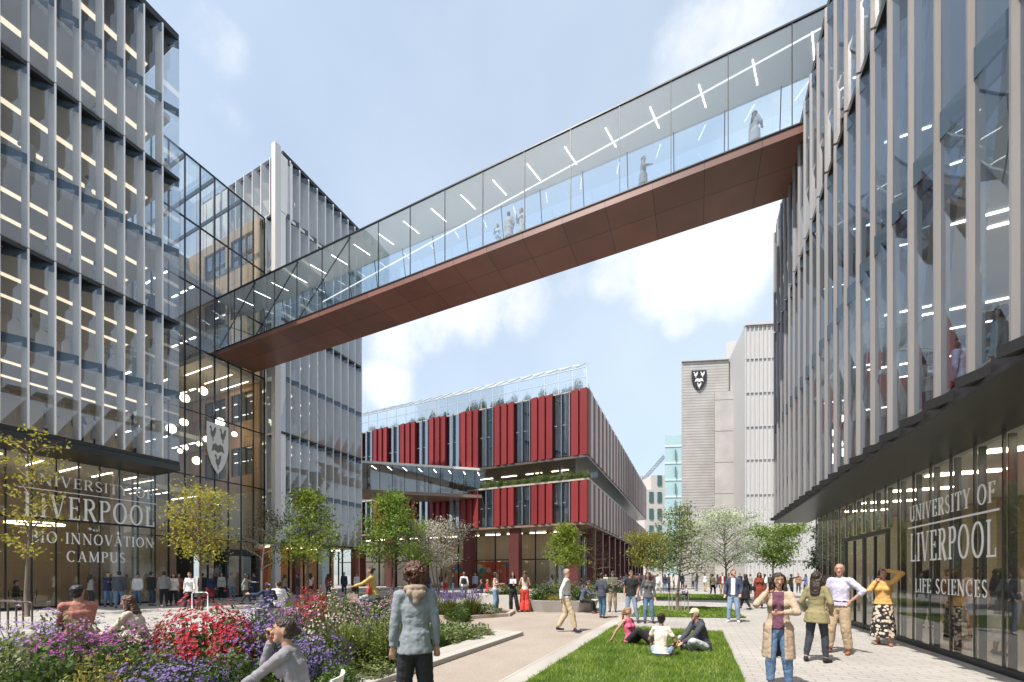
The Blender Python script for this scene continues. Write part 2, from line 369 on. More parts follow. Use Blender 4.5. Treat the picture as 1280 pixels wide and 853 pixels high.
# ground floor shopfront
for i in range(9):
    mb = MB(); y=EL[i]; mb.quad((-28.3,y+.03,0.12),(-28.3,y+.755,0.12),(-28.3,y+.755,7.3),(-28.3,y+.03,7.3)); mb.build('shopfront_pane', G_SHOP, L)
for i in range(10):
    mb = MB(); mb.box(-28.42,-28.292,EL[i]-.02,EL[i]+.02,0,7.31); mb.build('mullion', FRAME, L)
for z in (0.0,4.25):
    mb = MB(); mb.box(-28.36,-28.294,5.3,12.32,z+0.01,z+0.12); mb.build('transom', FRAME, L)
mb = MB(); mb.quad((-28.36,12.40,.1),(-31,12.40,.1),(-31,12.40,7.3),(-28.36,12.40,7.3)); mb.build('shopfront_pane', G_SHOP, L)
mb = MB(); mb.box(-44,-28.4,5.2,12.3,0.004,0.03); mb.build('lobby_floor', FLOORI, L)
mb = MB(); mb.box(-36.3,-36,5.2,12.3,0,7.3); mb.build('lobby_wall', pbr('warm_lobby_wall',(0.40,0.31,0.22),0.7,0,0.2,0.6), L)
mb = MB(); mb.box(-44,-28.45,5.08,5.2,0,7.3); mb.build('lobby_wall', pbr('warm_lobby_wall'  ,(0.4,0.31,0.22)), L)
mb = MB(); mb.box(-35.9,-35.2,5.4,7.4,0.03,1.1); mb.build('lobby_counter', pbr('dark_timber',(0.12,0.07,0.04),0.5), L)
for y in (6.6,11.3):
    mb = MB(); mb.tube([(-29.9,y,0.02),(-29.9,y,7.3)],0.24,20); mb.build('column', CONC, L)
strips(L, [(-31.8,-29.5,y-.03,y+.03,7.28,7.298) for y in (5.7,7.0,8.3,9.6,10.9,12)], emit('added_lobby_strip',(1,.82,.58),11.0))  # strips added to warm and brighten the lobby, not fittings of the place
mb = MB()
for i in range(24):
    a=2*math.pi*i/24; b=2*math.pi*(i+1)/24
    mb.bar((-31.4+1.0*math.cos(a),8.6+1.0*math.sin(a),4.3),(-31.4+1.0*math.cos(b),8.6+1.0*math.sin(b),4.3),.08,.06)
mb.build('ring_light', emit('ring_glow',(1,.8,.5),6.0), L)

# ---------------------------------------------------------------- atrium
A = empty('glass_atrium', (-31,16.5,0), 'tall glazed atrium with timber walls and globe lamps between the two finned blocks', 'building')
ys = [12.42+0.909*i for i in range(10)]; ys[-1]=20.56
zs = [0.0,4.1,8.35,12.7,17.1,21.3,25.5,29.8]
for a,b in zip(zs[:-1],zs[1:]):
    for i in range(9):
        if a==0.0 and 3<=i<=6: continue
        mb = MB(); mb.quad((-31,ys[i],a+.03),(-31,ys[i+1],a+.03),(-31,ys[i+1],b-.03),(-31,ys[i],b-.03)); mb.build('window_pane', G_ATR if a>16 else G_ATL, A)
for y in ys:
    mb = MB(); mb.box(-31.10,-30.96,y-.025,y+.025,0,29.8); mb.build('mullion', FRAME, A)
for z in zs[1:]:
    mb = MB(); mb.box(-31.09,-30.965,ys[0]+.036,ys[-1]-.036,z-.035,z+.035); mb.build('transom', FRAME, A)
mb = MB(); mb.quad((-31,12.4,29.82),(-31,20.6,29.82),(-41,20.6,29.82),(-41,12.4,29.82)); mb.build('glass_roof', G_ROOF, A)
mb = MB()
for y in ys[1:-1:2]: mb.box(-41,-31.05,y-.05,y+.05,29.55,29.8)
mb.build('roof_beam', FRAME, A)
timber = brickmat('timber_cladding',(0.50,0.33,0.18),(0.42,0.27,0.145),(0.2,0.12,0.06),0.35,5.0,0.012,0.55,rx=R(90))
pale_brick = brickmat('pale_glazed_brick',(0.50,0.44,0.36),(0.44,0.38,0.31),(0.30,0.25,0.2),0.5,0.16,0.012,0.6,rx=R(90))
# timber end wall with window bands
for i,z in enumerate(zs[1:-1]):
    z1 = zs[i+2]
    mb = MB(); mb.box(-41,-31.2,20.30,20.52,z,z+1.3); mb.box(-41,-31.2,20.30,20.52,z1-.75,z1-.02)
    mb.box(-32.1,-31.2,20.29,20.51,z+1.3,z1-.75); mb.box(-35.6,-34.9,20.29,20.51,z+1.3,z1-.75); mb.box(-41,-38.6,20.29,20.51,z+1.3,z1-.75)
    mb.build('timber_wall', timber, A)
    for x0,x1 in ((-34.9,-32.1),(-38.6,-35.6)):
        mb = MB(); mb.quad((x0,20.42,z+1.3),(x1,20.42,z+1.3),(x1,20.42,z1-.75),(x0,20.42,z1-.75))
        w = mb.build('inner_window', glass('glass_inner',(0.45,0.5,0.52),0.12,1.2), A)
        mb = MB()
        for q in range(4):
            x=x0+(x1-x0)*q/3; mb.box(x-.03,x+.03,20.36,20.41,z+1.3,z1-.75)
        mb.build('frame', FRAME, w)
mb = MB(); mb.box(-36,-31.3,20.26,20.28,0,8.2); mb.build('brick_wall', pale_brick, A)
mb = MB(); mb.box(-41.2,-41,12.4,20.3,0,29.7); mb.build('back_wall', pbr('atrium_back',(0.45,0.35,0.25),0.7,0,0.15,0.6), A)
mb = MB(); mb.box(-41,-31.2,12.45,20.3,0.004,0.03); mb.build('atrium_floor', FLOORI, A)
for z in (8.35,12.7,17.1,21.3,25.5):
    mb = MB(); mb.box(-41,-36.2,12.5,20.2,z-.35,z-.02); mb.build('gallery_floor', CEIL, A)
    strips(A, [(-40.4+1.3*i,-39.6+1.3*i,y-.05,y+.05,z-.372,z-.352) for i in range(3) for y in (13.4,15.2,17,18.8)], LAMPC)
    mb = MB(); mb.quad((-36.2,12.5,z),(-36.2,20.2,z),(-36.2,20.2,z+1.05),(-36.2,12.5,z+1.05)); mb.build('balustrade', G_SHOP, A)
mb = MB(); mb.box(-36,-31.15,16.4,20.2,16.75,17.08); mb.build('landing', CEIL, A)
strips(A,[(-35.4,-31.9,y,y+.07,16.735,16.748) for y in (17.2,18.6,19.8)]+[(-40.5,-36.6,y,y+.1,7.98,7.998) for y in (13.2,16,18.8)],PANEL,'ceiling_panel')  # extra glowing panels added to warm and brighten the lower atrium
# curved stair balcony
mb = MB()
for i in range(16):
    a=R(-60+13*i); b=R(-60+13*(i+1)); c=(-34.6,13.9)
    p=[(c[0]+1.7*math.cos(t),c[1]+1.7*math.sin(t)) for t in (a,b)]
    mb.quad((*p[0],4.0+.16*i),(*p[1],4.16+.16*i),(*p[1],5.3+.16*i),(*p[0],5.14+.16*i))
mb.build('spiral_balustrade', pbr('cream_balustrade',(0.62,0.53,0.42),0.6), A)
# entrance portal
mb = MB(); mb.box(-31.1,-29.6,14.7,14.95,0,3.0); mb.box(-31.1,-29.6,19.0,19.25,0,3.0); mb.box(-31.1,-29.58,14.7,19.25,3.0,3.4)
mb.box(-30.9,-29.7,16.9,17.05,0,3.0); mb.build('entrance_portal', FRAME, A)
for y0,y1 in ((15.0,16.85),(17.1,18.95)):
    mb = MB(); mb.quad((-29.9,y0,.05),(-29.9,y1,.05),(-29.9,y1,2.95),(-29.9,y0,2.95)); d=mb.build('door', G_SHOP, A)
    mb = MB(); mb.box(-29.94,-29.86,(y0+y1)/2-.05,(y0+y1)/2+.05,.02,2.98); mb.box(-29.94,-29.86,y0,y1,.01,.14); mb.build('door_frame', FRAME, d)
mb = MB(); mb.box(-30.6,-30.5,19.3,20.5,0.1,3.6); mb.build('orange_panel', pbr('orange_panel',(0.55,0.13,0.04),0.6,0,0.2,1), A)
# pendant globes
for i,(px,py,x,r) in enumerate([(231,498,-33,.42),(254,489,-33.5,.42),(214,536,-32.6,.44),(230,528,-33.4,.38),(275,528,-33,.46),(293,543,-33,.28),(249,555,-33.8,.26),(246,576,-32.8,.40),(232,560,-34,.24),(225,564,-34.2,.24),(258,549,-33.6,.3),(275,572,-32.4,.26)]):
    d = FP*x/(CS*(px-870)); y=(d+x*SN)/CS; z=EYE+(718-py)*d/FP
    p = empty('pendant_lamp',(x,y,z),('%s globe lamp in the atrium, %s' % (('large','small')[r<.32], ['second highest of the globes','highest of the globes','leftmost of the globes','left of the shield, level with its top','half hidden behind the top of the shield','to the right of the shield','small one left of the middle of the shield','lowest big globe left of the shield tip','small one between two others at left','smallest at far left of the low cluster','touching the left edge of the shield','seen against the tip of the shield'][i])),'lamp','globe lamps hanging in the atrium')
    mb = MB(); mb.ball((x,y,z),r*.68,16,10); mb.build('globe',GLOBE,p)
    mb = MB(); mb.tube([(x,y,z+r),(x,y,29.6)],.012,5); mb.build('cord',FRAME,p)

# ---------------------------------------------------------------- rear finned block
B = empty('rear_fin_block', (-29.2,24.5,0), 'finned glass block behind the atrium with a stepped roofline', 'building')
TB = [(4.2,12.75,[8.4]), (12.75,21.6,[17.2]), (21.6,34.4,[25.9,30.1])]
EB = [0.825*i for i in range(11)]
facade(B, (-29.2,20.62), (0,1), (1,0), EB, TB, 0.6, 6.5, glass('glass_rear',(0.82,0.85,0.87),0.10,0.85), span=True, finm=pbr('light_rear_fin',(0.80,0.78,0.75),0.6,0,.04,1))
facade(B, (-29.32,20.62), (-1,0), (0,-1), [1.08*i for i in range(9)], [(29.9,34.4,[])], 1.0, 4.0, glass('glass_rear',(0,0,0)), span=False, fin_d=1.1)
facade(B, (-29.32,20.62), (-1,0), (0,-1), [0.0,0.8,1.55], [(12.75,21.6,[17.2]),(21.6,29.9,[25.9])], 0.5, 1.0, glass('glass_rear',(0,0,0)), span=False, fin_d=.5)
facade(B, (-29.32,20.62), (-1,0), (0,-1), [0.0,0.8,1.55], [(4.2,12.75,[8.4])], 0.5, 1.0, glass('glass_rear',(0,0,0)), span=False, fin_d=.5)
mb = MB(); mb.box(-29.5,-29.05,20.1,20.55,0.0,34.6); mb.build('corner_pier', pbr('pale_pier',(0.60,0.57,0.54),0.5,0.1,0.05), B)
mb = MB(); mb.box(-35.9,-35.7,20.7,28.85,4,34.3); mb.box(-40,-35.9,20.7,28.85,0,34.3); mb.build('inner_wall', pbr('grey_inner',(0.60,0.58,0.56),0.8), B)
mb = MB(); mb.box(-40,-29.3,20.9,28.87,34.45,34.75); mb.build('roof', DARK, B)
mb = MB(); mb.quad((-29.2,28.9,4.3),(-35.7,28.9,4.3),(-35.7,28.9,34.3),(-29.2,28.9,34.3)); mb.build('window_pane', glass('glass_corner',(0,0,0)), B)
bx=[]
for z in (8.05,12.5,16.85,21.35):
    for y in (21.6,23.2,24.8,26.4,28): bx.append((-35,-31,y-.12,y+.12,z-.02,z+.0))
strips(B,bx,LAMP)
# ground floor of the rear block
for i in range(6):
    y=20.7+1.36*i; mb = MB(); mb.quad((-30.2,y,.1),(-30.2,y+1.36,.1),(-30.2,y+1.36,4.0),(-30.2,y,4.0)); mb.build('shopfront_pane', G_SHOP, B)
    mb = MB(); mb.box(-30.28,-30.12,y-.03,y+.03,0,4.04); mb.build('mullion', FRAME, B)
for y in (22.2,28.4):
    mb = MB(); mb.box(-29.75,-29.3,y-.22,y+.22,0,4.03); mb.build('column', pbr('brown_metal',(0.16,0.06,0.045),0.5,0.2), B)
mb = MB(); mb.box(-29.9,-29.4,24.6,25.3,0,4.03); mb.build('column', pbr('pale_green_column',(0.48,0.53,0.5),0.5), B)
mb = MB(); mb.box(-33,-32.8,20.7,28.8,0,4.0); mb.build('lobby_wall', pbr('orange_timber',(0.50,0.25,0.10),0.6,0,0.3,1.2), B)
strips(B,[(-32.5,-30.6,y,y+.12,3.86,3.93) for y in (21.5,23.5,25.5,27.5)],PANEL)

# ================================================================ RED BUILDING
RB = empty('red_clad_building', (-25,39.5,0), 'wide building with red metal panels, dark windows and a greenhouse roof, in the middle distance', 'building')
RED = pbr('red_metal_panel',(0.215,0.030,0.033),0.5,0.0,0.14,0.5,spec=.25,each=.13)
REDD= pbr('dark_red_column',(0.11,0.028,0.025),0.5,0.2,0.15)
BRN = pbr('bronze_metal_panel',(0.20,0.105,0.09),0.6,0.0,0.12,0.6,spec=.12,each=.12)
PALE= pbr('pale_metal_panel',(0.46,0.42,0.40),0.42,0.15,0.08,0.6,each=.10)
WIN = glass('glass_dark_window',(0.35,0.42,0.48),0.30,1.4)
XL, XR, YF = -52.0, -9.81, 39.5
core = pbr('dark_core',(0.05,0.045,0.045),0.7)
def redrow(z0, z1):
    # repeat: three red blades, then a pair of windows (4.4 m)
    x = XR
    first=True; zm=(z0+z1)/2
    while x > XL+4:
        npan = 2 if first else 3
        for k in range(npan):
            w = 0.9 if first else 0.84
            x1 = x-0.10; x0 = x-w+ (0.04)
            mb = MB(); mb.prism([(x0,YF-.02),(x1,YF-.22),(x1+.05,YF-.20),(x1+.05,YF+.3),(x0,YF+.3)], z0, z1); mb.build('red_panel', RED, RB)
            x -= w
        wx0, wx1 = x-1.72, x-0.1
        for a,b in ((wx0,(wx0+wx1)/2-.06),((wx0+wx1)/2+.06,wx1)):
            mb = MB(); mb.quad((a,YF+.12,z0+.1),(b,YF-.05,z0+.1),(b,YF-.05,z1-.1),(a,YF+.12,z1-.1)); w=mb.build('window', WIN, RB)
            mb = MB(); mb.box(b-.02,b+.06,YF-.12,YF+.3,z0+.02,z1-.02); mb.box(a,b,YF+.05,YF+.2,zm-.05,zm+.05); mb.build('window_frame', pbr('steel_blue_frame',(0.22,0.27,0.31),0.35,0.5), w)
        x -= 1.88 if not first else 1.85
        first=False
redrow(13.65,20.3); redrow(6.9,11.1)
mb = MB(); mb.box(XL,XR-.3,YF+.45,50,13.8,20.2); mb.build('upper_core', core, RB)
mb = MB(); mb.box(XL,XR-.3,YF+.45,50,7.0,11.0); mb.build('lower_core', pbr('mid_core',(0.16,0.14,0.12),0.7), RB)
mb = MB(); mb.box(XL,XR-.05,YF-.05,91,13.40,13.64); mb.build('soffit', pbr('bronze_soffit',(0.20,0.16,0.14),0.3,0.6,0.1,0.5), RB)
mb = MB(); mb.box(XL,XR-.05,YF-.05,91,6.66,6.89); mb.build('soffit', pbr('brown_soffit',(0.22,0.15,0.11),0.5), RB)
mb = MB(); mb.box(XL,XR+.1,YF-.1,60,11.10,11.28); mb.build('terrace_floor', CONC, RB)
# terrace level glazing
for i in range(18):
    x0=-32+1.25*i; mb = MB(); mb.quad((x0+.04,42.6-.0*i,11.3),(x0+1.21,42.6,11.3),(x0+1.21,42.6,13.4),(x0+.04,42.6,13.4)); mb.build('terrace_glazing', glass('glass_terrace',(0.86,0.88,0.86),0.08,1.0), RB)
mb = MB(); mb.box(-33,-12,45.5,45.7,11.3,13.4); mb.build('terrace_wall', pbr('terrace_inner',(0.62,0.55,0.46),0.7,0,0.1), RB)
strips(RB,[(-31+3.2*i,-29+3.2*i,43.4,43.6,13.36,13.39) for i in range(6)],PANEL)  # glowing strips added to lighten the recessed terrace level
# right-hand long side: bronze and pale ribs
y=YF; i=0
while y<90:
    w=1.05
    for z0,z1 in ((13.65,20.3),(6.9,11.1)):
        m = PALE if i%4 in (1,3) and i>0 else BRN
        mb = MB(); mb.prism([(XR-.02,y+.03),(XR+(.16 if m is PALE else .06),y+.2),(XR+.05,y+w-.04),(XR-.3,y+w-.04),(XR-.3,y+.03)], z0, z1); mb.build('side_panel', m, RB)
    y+=w; i+=1
mb = MB(); mb.quad((-11.5,41,11.3),(-11.5,91,11.3),(-11.5,91,13.4),(-11.5,41,13.4)); mb.build('side_glazing', glass('glass_side_teal',(0.72,0.86,0.87),0.16,1.1), RB)
mb = MB(); mb.box(-14,-13.8,43,91,0,13.4); mb.build('side_core', pbr('side_core',(0.52,0.52,0.50),0.7), RB)
# ground floor
for px in (586,644,717):
    x=onY(px,YF+.6); mb = MB(); mb.box(x-.55,x+.55,YF+.25,YF+1.2,0,6.65); mb.build('column', REDD, RB)
for x in (-30.5,-35.5,-41):
    mb = MB(); mb.box(x-.5,x+.5,YF+.25,YF+1.2,0,6.65); mb.build('column', REDD, RB)
for k in range(12):
    y=44+4.0*k; mb = MB(); mb.box(-10.9,-10.1,y-.35,y+.35,0,6.65); mb.build('column', REDD, RB)
for i in range(14):
    x0=-48+2.6*i; mb = MB(); mb.quad((x0+.05,43,.1),(x0+2.55,43,.1),(x0+2.55,43,6.6),(x0+.05,43,6.6)); w=mb.build('shopfront_pane', G_SHOP, RB)
    mb = MB(); mb.box(x0-.05,x0+.05,42.9,43.1,0,6.65); mb.box(x0+.05,x0+2.55,42.95,43.05,3.3,3.42); mb.build('frame', FRAME, w)
for i in range(16):
    y0=43+3*i; mb = MB(); mb.quad((-12.2,y0+.05,.1),(-12.2,y0+2.95,.1),(-12.2,y0+2.95,6.6),(-12.2,y0+.05,6.6)); w=mb.build('shopfront_pane', G_SHOP, RB)
    mb = MB(); mb.box(-12.28,-12.12,y0-.05,y0+.05,0,6.65); mb.build('frame', FRAME, w)
mb = MB(); mb.box(-48,-13.9,46.6,46.8,0,6.65); mb.build('lobby_wall', pbr('lobby_cream',(0.50,0.40,0.28),0.7,0,0.25,0.35), RB)
strips(RB,[(-45+3*i,-43+3*i,44.2,44.4,6.5,6.58) for i in range(11)],PANEL)
# painted mural behind the glass: drawn as rounded blobs of colour
mur=[pbr('mural_'+n,c,0.6) for n,c in (('orange',(0.62,0.14,0.05)),('teal',(0.03,0.26,0.30)),('yellow',(0.6,0.36,0.06)),('white',(0.6,0.58,0.52)))]
mb=MB(); mb.box(-30.5,-20.2,46.42,46.56,0.1,3.3,0); rr=random.Random(3)
for k in range(34):
    cx=rr.uniform(-30,-20.7); cz=rr.uniform(.4,2.9); r0=rr.uniform(.25,.7); yy=46.40-.003*k
    mb.add([(cx+r0*math.cos(2*math.pi*q/12)*(1+.25*math.sin(3*q)),yy,min(3.28,max(.12,cz+r0*math.sin(2*math.pi*q/12)))) for q in range(12)],[tuple(range(12))],rr.choice((0,1,1,2,3)))
mb.build('mural', mur, RB)
mb=MB(); mb.box(-22.3,-19.4,42.7,42.88,2.9,3.05)
for q in range(4): mb.box(-22.3+q*.92,-22.2+q*.92,42.7,42.88,0,2.9)
mb.build('door_frame', pbr('red_door_frame',(0.3,0.03,0.03),0.5), RB)
# roof greenhouse
zt=20.3
for k in range(26):
    x0=-50+1.54*k; x1=x0+1.54
    mb=MB(); mb.quad((x0,YF+.5,zt),(x1,YF+.5,zt),(x1,YF+.5,22.7),(x0,YF+.5,22.7)); mb.quad((x0,YF+.5,22.7),(x1,YF+.5,22.7),(x1,YF+3,24.4),(x0,YF+3,24.4))
    p=mb.build('canopy_pane', G_ROOF, RB)
    mb=MB(); mb.bar((x0,YF+.5,zt),(x0,YF+.5,22.7),.06,.06); mb.bar((x0,YF+.5,22.7),(x0+.7,YF+3,24.4),.06,.06); mb.build('glazing_bar', pbr('pale_steel',(0.50,0.53,0.55),0.5,0.2), p)
mb=MB(); mb.bar((-50,YF+.48,21.7),(-10.05,YF+.48,21.7),.05,.05); mb.bar((-50,YF+.5,22.7),(-10.1,YF+.5,22.7),.09,.09); mb.bar((-50,YF+3,24.4),(-11.5,YF+3,24.4),.09,.09); mb.bar((-10.1,YF+.5,22.7),(-9.95,YF+.5,20.3),.07,.07); mb.bar((-11.5,YF+3,24.4),(-10.1,YF+.5,22.7),.07,.07)
mb.bar((-11.5,YF+3,24.4),(-9.95,YF+5.2,20.3),.06,.06); mb.build('canopy_rail', pbr('pale_steel',(0,0,0)), RB)
mb=MB(); mb.add([(-9.95,YF+.5,zt),(-9.95,YF+5.2,zt),(-11.5,YF+3,24.4),(-10.1,YF+.5,22.7)],[(0,1,2,3)]); mb.build('canopy_pane', G_ROOF, RB)
mb=MB(); mb.box(XL,XR-.35,YF+.1,50,20.2,20.32); mb.build('roof', CONC, RB)
mb=MB(); mb.box(-50,-12,YF+5.0,YF+5.2,20.32,21.6); mb.build('roof_wall', pbr('pale_roof_wall',(0.5,0.52,0.52),0.7), RB)

# ---------------------------------------------------------------- glazed link to the red building
LK = empty('glazed_link', (-27,36,10.5), 'low glazed corridor joining the finned block to the red building', 'footbridge')
a=Vector((-34.5,29.6,0)); b=Vector((-21.6,39.9,0)); dv=(b-a).normalized(); nv=Vector((-dv.y,dv.x,0)); ln=(b-a).length
LA_,LD_,LN_,LNG=a,dv,nv,ln
Q=lambda s,o,z: (LA_.x+LD_.x*s+LN_.x*o, LA_.y+LD_.y*s+LN_.y*o, z)
def lbox(mb,s0,s1,o0,o1,z0,z1,m=0): mb.prism([Q(s0,o0,0)[:2],Q(s1,o0,0)[:2],Q(s1,o1,0)[:2],Q(s0,o1,0)[:2]],z0,z1,m)
mb=MB(); lbox(mb,0,ln,0,4,10.25,10.6); mb.build('deck', pbr('brown_soffit',(0,0,0)), LK)
mb=MB(); lbox(mb,0,ln,0,4,13.36,13.62); mb.build('roof', CEIL, LK)
mb=MB(); lbox(mb,0,ln,3.9,4,10.6,13.36); mb.build('back_wall', pbr('link_back',(0.55,0.55,0.52),0.7), LK)
n=13
for i in range(n):
    s0=ln*i/n; s1=ln*(i+1)/n
    mb=MB(); mb.quad(Q(s0+.03,0.02,10.6),Q(s1-.03,.02,10.6),Q(s1-.03,.02,13.36),Q(s0+.03,.02,13.36)); mb.build('window_pane', glass('glass_link',(0.78,0.84,0.86),0.10,1.2), LK)
    mb=MB(); lbox(mb,s0-.03,s0+.03,-.02,.08,10.6,13.36); mb.build('mullion', FRAME, LK)
for i in range(10):
    mb=MB(); s=ln*(i+.5)/10; mb.bar(Q(s,.8,13.352),Q(s+.4,2.2,13.352),.06,.012); mb.build('ceiling_light', LAMPC, LK)

# ================================================================ GREY TOWER AND FAR BUILDINGS
def facing(px0, px1, d0, ang):
    """plan frame of a wall that starts at column px0, d0 deep and runs to the right, turned ang degrees"""
    p=Vector((*at(px0,d0),0)); t=TH-R(ang); u=Vector((math.cos(t),math.sin(t),0)); w=Vector((-u.y,u.x,0))
    r=(px1-640)/FP; ray=Vector((r*CS-SN,r*SN+CS,0)); # p + u*s on ray
    den=ray.x*u.y-ray.y*u.x; s=(p.x*ray.y-p.y*ray.x)/den
    return p,u,w,s
zat=lambda py,d: EYE+(718-py)*d/FP
T = empty('grey_tower', (*at(905,48),0), 'pale grey windowless tower of stepped volumes with ribbed cladding', 'building')
louv = brickmat('horizontal_louvre',(0.46,0.44,0.42),(0.44,0.42,0.40),(0.32,0.30,0.29),40,0.36,0.07,0.7,rx=R(90),bump=0.5)
panl = brickmat('plain_panel',(0.48,0.455,0.435),(0.46,0.44,0.42),(0.2,0.18,0.17),2.6,3.9,0.05,0.7,off=0,rx=R(90))
ribm = pbr('ribbed_cladding',(0.50,0.485,0.475),0.65,0.0,0.05,0.4)
def vol(name,px0,px1,d,top,m,deep=8):
    p,u,w,s=facing(px0,px1,d,5.7)
    sk=u*(.55*deep) if name!='ribbed_volume' else u*(.18*deep)
    mb=MB(); pts=[p,p+u*s,p+u*s+w*deep+sk,p+w*deep+sk]
    mb.prism([(q.x-p.x,q.y-p.y) for q in pts],0,zat(top,d))
    # local frame aligned to the wall so that its texture runs along it
    me=bpy.data.meshes.new(name); t=math.atan2(u.y,u.x)
    vs=[]
    for v in mb.v:
        x=v[0]*math.cos(-t)-v[1]*math.sin(-t); y=v[0]*math.sin(-t)+v[1]*math.cos(-t); vs.append((x,y,v[2]))
    me.from_pydata(vs,[],mb.f); me.materials.append(m); o=link(name,me,T); o.location=p-WORLD[T]; o.rotation_euler=(0,0,t)
    return o,p,u,w,s
vol('louvred_volume',852,911,52,453,louv)
vol('tall_core',908,930,55,427,pbr('core_render',(0.52,0.49,0.47),0.8,0,0.06,0.5))
vol('panelled_volume',893,929,50,490,panl)
o,p,u,w,s=vol('ribbed_volume',931,1062,45,408,ribm)
mb=MB()
k=0.0
while k<s:
    q=p+u*k; mb.prism([(q.x-w.x*.12,q.y-w.y*.12),(q.x+u.x*.1-w.x*.12,q.y+u.y*.1-w.y*.12),(q.x+u.x*.1,q.y+u.y*.1),(q.x,q.y)],0.1,zat(408,45)-.1); k+=0.45
mb.build('cladding_ribs', ribm, T)
mb=MB()
for z in (3.2,6.6,10.6,14.5,18.2,22.0,25.8,29.4): 
    q0=p-w*.05; q1=p+u*s-w*.05; mb.bar((q0.x,q0.y,z),(q1.x,q1.y,z),.12,.07)
mb.build('joint_band', pbr('joint_grey',(0.32,0.31,0.31),0.7), T)
mb=MB(); q=p-u*.25; mb.bar((p.x-u.x*.02,p.y-u.y*.02,zat(408,45)+.1),((p+u*s).x,(p+u*s).y,zat(408,45)+.1),.5,.25); mb.build('coping', ribm, T)
p2,u2,w2,s2=facing(852,911,52,5.7)
mb=MB(); mb.bar((p2.x,p2.y,zat(453,52)+.08),((p2+u2*s2).x,(p2+u2*s2).y,zat(453,52)+.08),.4,.18); mb.build('coping', ribm, T)

# far buildings
AQ = empty('aqua_glass_building', (*at(842,95),0), 'pale aqua glass building standing left of the grey tower', 'building')
p,u,w,s=facing(831,858,95,5)
aq=pbr('aqua_glass_skin',(0.40,0.55,0.55),0.2,0.1,0.1,0.2); aw=pbr('aqua_slot_window',(0.06,0.14,0.18),0.2)
mb=MB(); q=[p,p+u*s,p+u*(s+6)+w*10,p+u*6+w*10]; mb.prism([(v.x,v.y) for v in q],0,zat(545,95)); mb.build('wall',aq,AQ)
mb=MB()
for z in range(4,36,4): mb.bar((p.x-w.x*.08,p.y-w.y*.08,z),((p+u*s).x-w.x*.08,(p+u*s).y-w.y*.08,z),.1,.35)
mb.build('floor_band',pbr('aqua_band',(0.62,0.72,0.72),0.5),AQ)
for i,z in enumerate(range(6,32,4)):
    q=p+u*(s*.5)-w*.12; mb=MB(); mb.bar((q.x,q.y,z-1.3),(q.x,q.y,z+1.1),.9,.2); mb.build('window',aw,AQ)
PB = empty('pale_office_block', (*at(820,110),0), 'pale pink office block with square windows beyond the end of the red building', 'building')
p,u,w,s=facing(806,838,110,-4)
mb=MB(); q=[p,p+u*s,p+u*s+w*12,p+w*12]; mb.prism([(v.x,v.y) for v in q],0,zat(612,110)); 
q=[p+u*1.8,p+u*s,p+u*s+w*11,p+u*1.8+w*11]; mb.prism([(v.x,v.y) for v in q],zat(612,110),zat(594,110)); mb.build('wall',pbr('pale_pink_wall',(0.56,0.50,0.48),0.8),PB)
for r_ in range(6):
    for c_ in range(3):
        z=4.5+4.6*r_; q=p+u*(1.2+c_*s/3.1)-w*.1; q2=q+u*1.2
        if z+1>zat(612,110) and c_==0: continue
        mb=MB(); mb.bar((q.x,q.y,z),(q2.x,q2.y,z),.2,2.8); mb.build('window',pbr('green_window',(0.07,0.14,0.14),0.15),PB)
WP = empty('white_pavilion',(*at(875,70),0),'small white flat-roofed pavilion at the foot of the grey tower','building')
p,u,w,s=facing(862,886,70,5)
mb=MB(); q=[p,p+u*s,p+u*s+w*4,p+w*4]; mb.prism([(v.x,v.y) for v in q],0,2.9); mb.build('wall',pbr('white_render',(0.62,0.60,0.58),0.7),WP)
mb=MB(); q=[p-w*.5-u*.4,p+u*(s+.4)-w*.5,p+u*(s+.4)+w*4.2,p-u*.4+w*4.2]; mb.prism([(v.x,v.y) for v in q],2.9,3.25); mb.build('roof',pbr('white_roof',(0.7,0.7,0.7),0.6),WP)
q=p+u*.9-w*.05; mb=MB(); mb.bar((q.x,q.y,1.3),((q+u*1.6).x,(q+u*1.6).y,1.3),.12,2.3); mb.build('window',pbr('green_window',(0,0,0)),WP)
LW = MB(); p=Vector((*at(770,66),0)); q=Vector((*at(866,60),0)); LW.bar((p.x,p.y,.75),(q.x,q.y,.75),.4,1.5)
tag(LW.build('boundary_wall',pbr('white_wall',(0.62,0.58,0.56),0.8,0,0.08,2)),'long low pale wall behind the far groups of people','wall')
# crane behind the pale block
CR = empty('tower_crane',(*at(804,170),0),'grey lattice tower crane behind the pale office block','crane')
cm=pbr('crane_steel',(0.2,0.2,0.2),0.5,0.4)
def lattice(mb,a,b,w,n):
    a,b=Vector(a),Vector(b); d=(b-a).normalized(); sx=d.cross(Vector((0.3,0.9,0.2))).normalized()*w; sy=d.cross(sx).normalized()*w
    for i,j in ((1,1),(1,-1),(-1,1),(-1,-1)): mb.tube([a+sx*i+sy*j,b+sx*i+sy*j],.11,4)
    for t in range(n):
        p=a+(b-a)*(t/n); q=a+(b-a)*((t+1)/n); mb.tube([p+sx+sy,q-sx+sy],.07,4); mb.tube([p-sx-sy,q+sx-sy],.07,4)
x0,y0=at(804,170); z0=zat(600,170)
mb=MB(); lattice(mb,(x0,y0,0),(x0,y0,z0),.7,18); mb.build('mast',cm,CR)
x1,y1=at(831,170); mb=MB(); lattice(mb,(x0,y0,z0),(x1,y1,zat(570,170)),.5,10); mb.build('jib',cm,CR)
mb=MB(); mb.box(x0-1.6,x0-.2,y0-1,y0+1,z0-.5,z0+1.6); mb.build('cab',pbr('crane_cab',(0.35,0.35,0.33),0.5),CR)

